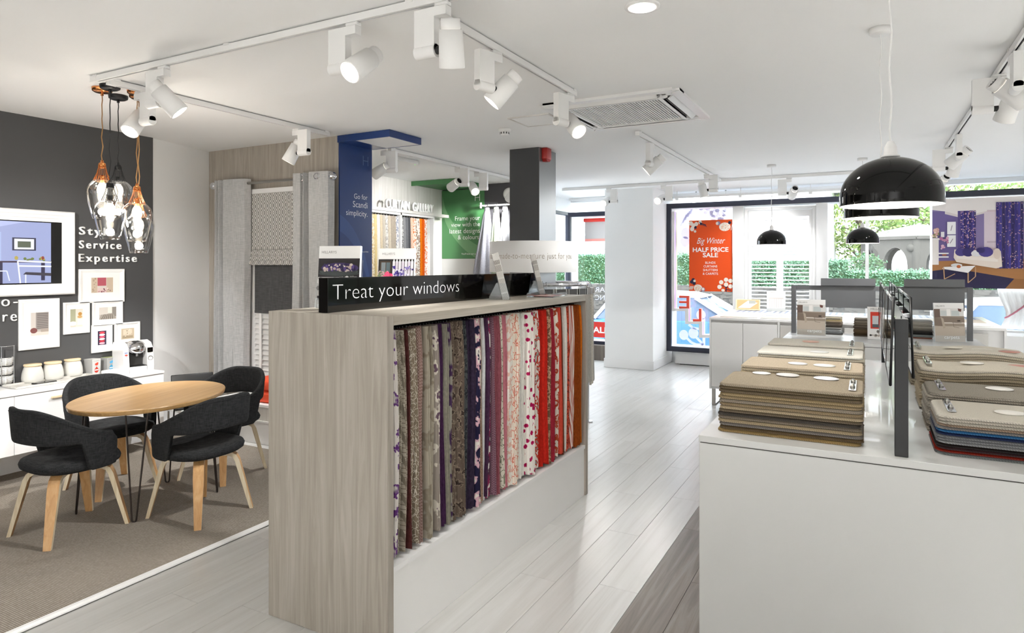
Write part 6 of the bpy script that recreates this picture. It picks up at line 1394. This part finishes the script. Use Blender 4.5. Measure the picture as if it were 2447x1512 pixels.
# octagonal stone shelter with pointed arches
sp = at(2172, 630, Y=27.5); t = thing('stone_shelter', 'small octagonal stone shelter with pointed arches behind the hedge', 'shelter', (sp.x+.3, 27.5, 0), .3)
mat('sandstone', '514e49', .95, var=.15, bscale=3, bump=.3)
R0 = 1.55; side = 2*R0*math.tan(PI/8)
for k in range(8):
    M = Matrix.Rotation(k*PI/4, 4, 'Z') @ Matrix.Translation((0, -R0, 0)); hw = side/2; aw = hw*.62; b = MB()
    arch = [(-aw, .2), (-aw, 1.55)]+[(-aw+aw*2*.5*(1-math.cos(a)), 1.55+.62*math.sin(a)) for a in [PI/2*q/6 for q in range(1, 7)]]
    arch += [(-x, z) for x, z in arch[::-1][1:]]
    # wall pieces either side of the opening and the spandrel over it
    b.prism([(-hw, .2), (-aw, .2), (-aw, 1.55), (-hw, 1.55)], -.12, .12, 'y', 0, M); b.prism([(aw, .2), (hw, .2), (hw, 1.55), (aw, 1.55)], -.12, .12, 'y', 0, M)
    cur = arch[1:-1]
    for (xa, za), (xb, zb) in zip(cur, cur[1:]): b.prism([(xa, za), (xb, zb), (xb, 2.55), (xa, 2.55)], -.12, .12, 'y', 0, M)
    b.prism([(-hw, 1.55), (-aw, 1.55), (-aw, 2.55), (-hw, 2.55)], -.12, .12, 'y', 0, M); b.prism([(aw, 1.55), (hw, 1.55), (hw, 2.55), (aw, 2.55)], -.12, .12, 'y', 0, M)
    b.build('arch_wall', 'sandstone', t)
    b = MB(); b.box(-hw-.06, -.2, 2.45, hw+.06, -.1, 2.52, 0, M); b.lathe([(0, .03), (.13, .03), (.13, -.02)], 10, 0, M @ Matrix.Translation((hw*.8, -.12, 2.15)) @ Matrix.Rotation(PI/2, 4, 'X')); b.build('cornice', 'sandstone', t)
    MB().cyl(M @ Vector((hw, -.02, GZ)), M @ Vector((hw, -.02, 2.5)), .14, n=8).build('buttress', 'sandstone', t)
MB().lathe([(0, 3.05), (1.2, 2.80), (1.75, 2.56), (1.75, 2.50), (0, 2.50)], 8, 0, Matrix.Rotation(PI/8, 4, 'Z'), False).build('roof', mat('roof_stone', '5b5b55', .95, var=.1, bscale=2), t)
# trees
def tree(label, x, y, h, r, n, seed, pale=False, leaf=.11):
    t = thing('tree', label, 'tree', (x, y, GZ), 0); rr = random.Random(seed); b = MB()
    b.tube([(0, 0, 0), (.05, 0, h*.3), (-.05, .05, h*.6), (0, 0, h*.9)], [.2, .16, .11, .04], 8)
    for k in range(14):
        z = h*rr.uniform(.3, .8); a = rr.uniform(0, 6.28); l = r*rr.uniform(.5, 1); q = Vector((math.cos(a)*l, math.sin(a)*l, z+l*rr.uniform(.3, .8)))
        b.tube([(0, 0, z), (q.x*.5, q.y*.5, (z+q.z)/2+.15), tuple(q)], [.06, .04, .012], 5)
    b.build('trunk', 'bark', t)
    if n:
        o = leaves((0, 0, h*.78), (r, r, h*.42), n, leaf, None, seed).build('crown', ['tree_leaf', 'tree_leaf_pale'] if not pale else ['tree_leaf_pale', 'tree_leaf'], t); o['kind'] = 'stuff'
p = at(2190, 500, Y=33); tree('leafy tree rising behind the stone shelter', p.x+1, 33, 6.4, 3.0, 7000, 11)
p = at(2060, 500, Y=41); tree('pale leafy tree behind the hedge opposite the clear window', p.x, 36, 6.0, 2.0, 3000, 12, True)
p = at(2300, 480, Y=40); tree('tall leafy tree beyond the photograph board', p.x, 40, 8, 4, 5000, 13)
tree('bare branching tree seen through the bay side window', -15.5, 25, 7.5, 3.2, 500, 14, True, .08)
p = at(2165, 650, Y=25.2); t = thing('round_shrub', 'dark rounded shrub beside the stone shelter', 'shrub', (at(2068, 615, Y=25).x, 25, GZ), 0)
MB().tube([(0, 0, 0), (0, 0, 1.6)], .06, 6).build('stem', 'bark', t); o = leaves((0, 0, 1.9), (.55, .55, .5), 1200, .05, None, 15).build('foliage', ['hedge_core', 'hedge_leaf'], t); o['kind'] = 'stuff'
# white houses
def house(label, x0, x1, y, h, seed):
    t = thing('white_house', label, 'house', (x0, y, GZ)); W_ = x1-x0
    MB().box(0, 0, 0, W_, 6, h).build('wall', mat('render_white', 'c4c3bf', .9), t)
    MB().prism([(-.3, h), (W_+.3, h), (W_*.5, h+2.2)], -.3, 6.2, 'y').build('roof', mat('slate', '7d848c', .8), t)
    for k in range(max(2, int(W_/2.6))):
        for z in (2.2, 4.6):
            if z+1.3 < h:
                f = MB().box(.8+k*2.5, -.04, z, 1.9+k*2.5, .02, z+1.35).build('window', 'trim_paint', t); MB().box(.9+k*2.5, -.05, z+.1, 1.8+k*2.5, -.041, z+1.25).build('pane', mat('far_glass', '7f97a3', .15), f)
    for k in range(5): MB().box(0, -.03, 1.9+k*.9, W_, -.001, 1.94+k*.9).build('string_course', 'greige', t)
house('white rendered house opposite the window beside the bay', -16.5, -8.6, 31, 6.2, 1)
house('white rendered house opposite the sale poster', -7.0, -1.4, 31, 5.4, 2)
# parked cars
def car(label, x, y, body, roof, flip=1, L=4.1):
    t = thing('parked_car', label, 'car', (x, y, GZ), 0 if flip > 0 else PI)
    bm_ = mat('car_'+body, body, .25, .2, coat=.8); rm = mat('car_'+roof, roof, .25, .1, coat=.8); gm = mat('car_glass', '55677f', .08)
    low = [(-2.02, .30), (-2.05, .55), (-1.98, .80), (-1.75, .90), (-1.55, .93), (.70, .95), (1.05, .93), (1.80, .80), (2.02, .62), (2.05, .40), (1.98, .26), (-1.9, .24)]
    k = L/4.1
    def loft(prof, tw, m_, nm, inset=.0):
        b = MB(); n = len(prof); vs = []
        for s_, ins in ((-1, .07), (-.93, 0), (.93, 0), (1, .07)):
            for px_, pz in prof:
                tum = tw(pz); cx_ = sum(p[0] for p in prof)/n; cz_ = sum(p[1] for p in prof)/n
                vs.append(((px_+(cx_-px_)*ins*.4)*k, s_*(.875-tum), pz+(cz_-pz)*ins))
        b.add(vs, [(j*n+i, j*n+(i+1) % n, (j+1)*n+(i+1) % n, (j+1)*n+i) for j in range(3) for i in range(n)], 0, True)
        b.add(vs[:n], [list(range(n))], 0); b.add(vs[-n:], [list(range(n))], 0); return b.build(nm, m_, t)
    loft(low, lambda z: .05*max(0, z-.6), bm_, 'body')
    gh = [(-1.85, .90), (-1.45, 1.34), (-1.30, 1.40), (.05, 1.42), (.30, 1.38), (1.10, .92)]
    loft(gh, lambda z: .10+.30*max(0, z-.9), gm, 'windows')
    loft([(-1.52, 1.36), (-1.30, 1.44), (-.6, 1.475), (.0, 1.46), (.36, 1.38)], lambda z: .235, rm, 'roof')
    for s_ in (-1, 1):
        for (xa, xb, za, zb) in ((-.62, -.52, .93, 1.40), (-1.75, -1.38, .93, 1.38), (.98, .26, .95, 1.38)):
            y0 = s_*.775; y1 = s_*.655; b = MB(); b.tube([(xa*k, y0, za), (xb*k, y1, zb)], .04, 6); b.build('pillar', 'black_plastic' if xa == -.62 else rm, t)
        MB().rbox(.62*k, min(s_*.82, s_*.98), .95, .80*k, max(s_*.82, s_*.98), 1.07, .02, 2).build('mirror', bm_, t)
        MB().rbox(-.35*k, min(s_*.865, s_*.89), .74, -.18*k, max(s_*.865, s_*.89), .77, .005, 1).build('door_handle', 'chrome', t)
        for xw in (-1.28, 1.28):
            MB().cyl((xw*k, s_*.70, .31), (xw*k, s_*.885, .31), .31, n=24).build('tyre', 'black_plastic', t); MB().cyl((xw*k, s_*.88, .31), (xw*k, s_*.895, .31), .20, n=20).build('hubcap', 'steel', t)
car('light blue hatchback with a white roof parked outside the sale poster', -3.15, 13.35, '3f7fc0', 'f2f4f6', 1)
car('silver blue car parked outside the photograph board', 2.9, 13.4, '7d97bd', 'eef1f5', 1)
car('dark blue car parked outside the window beside the bay', -8.3, 13.5, '4a5f9c', '5d73ad', 1)
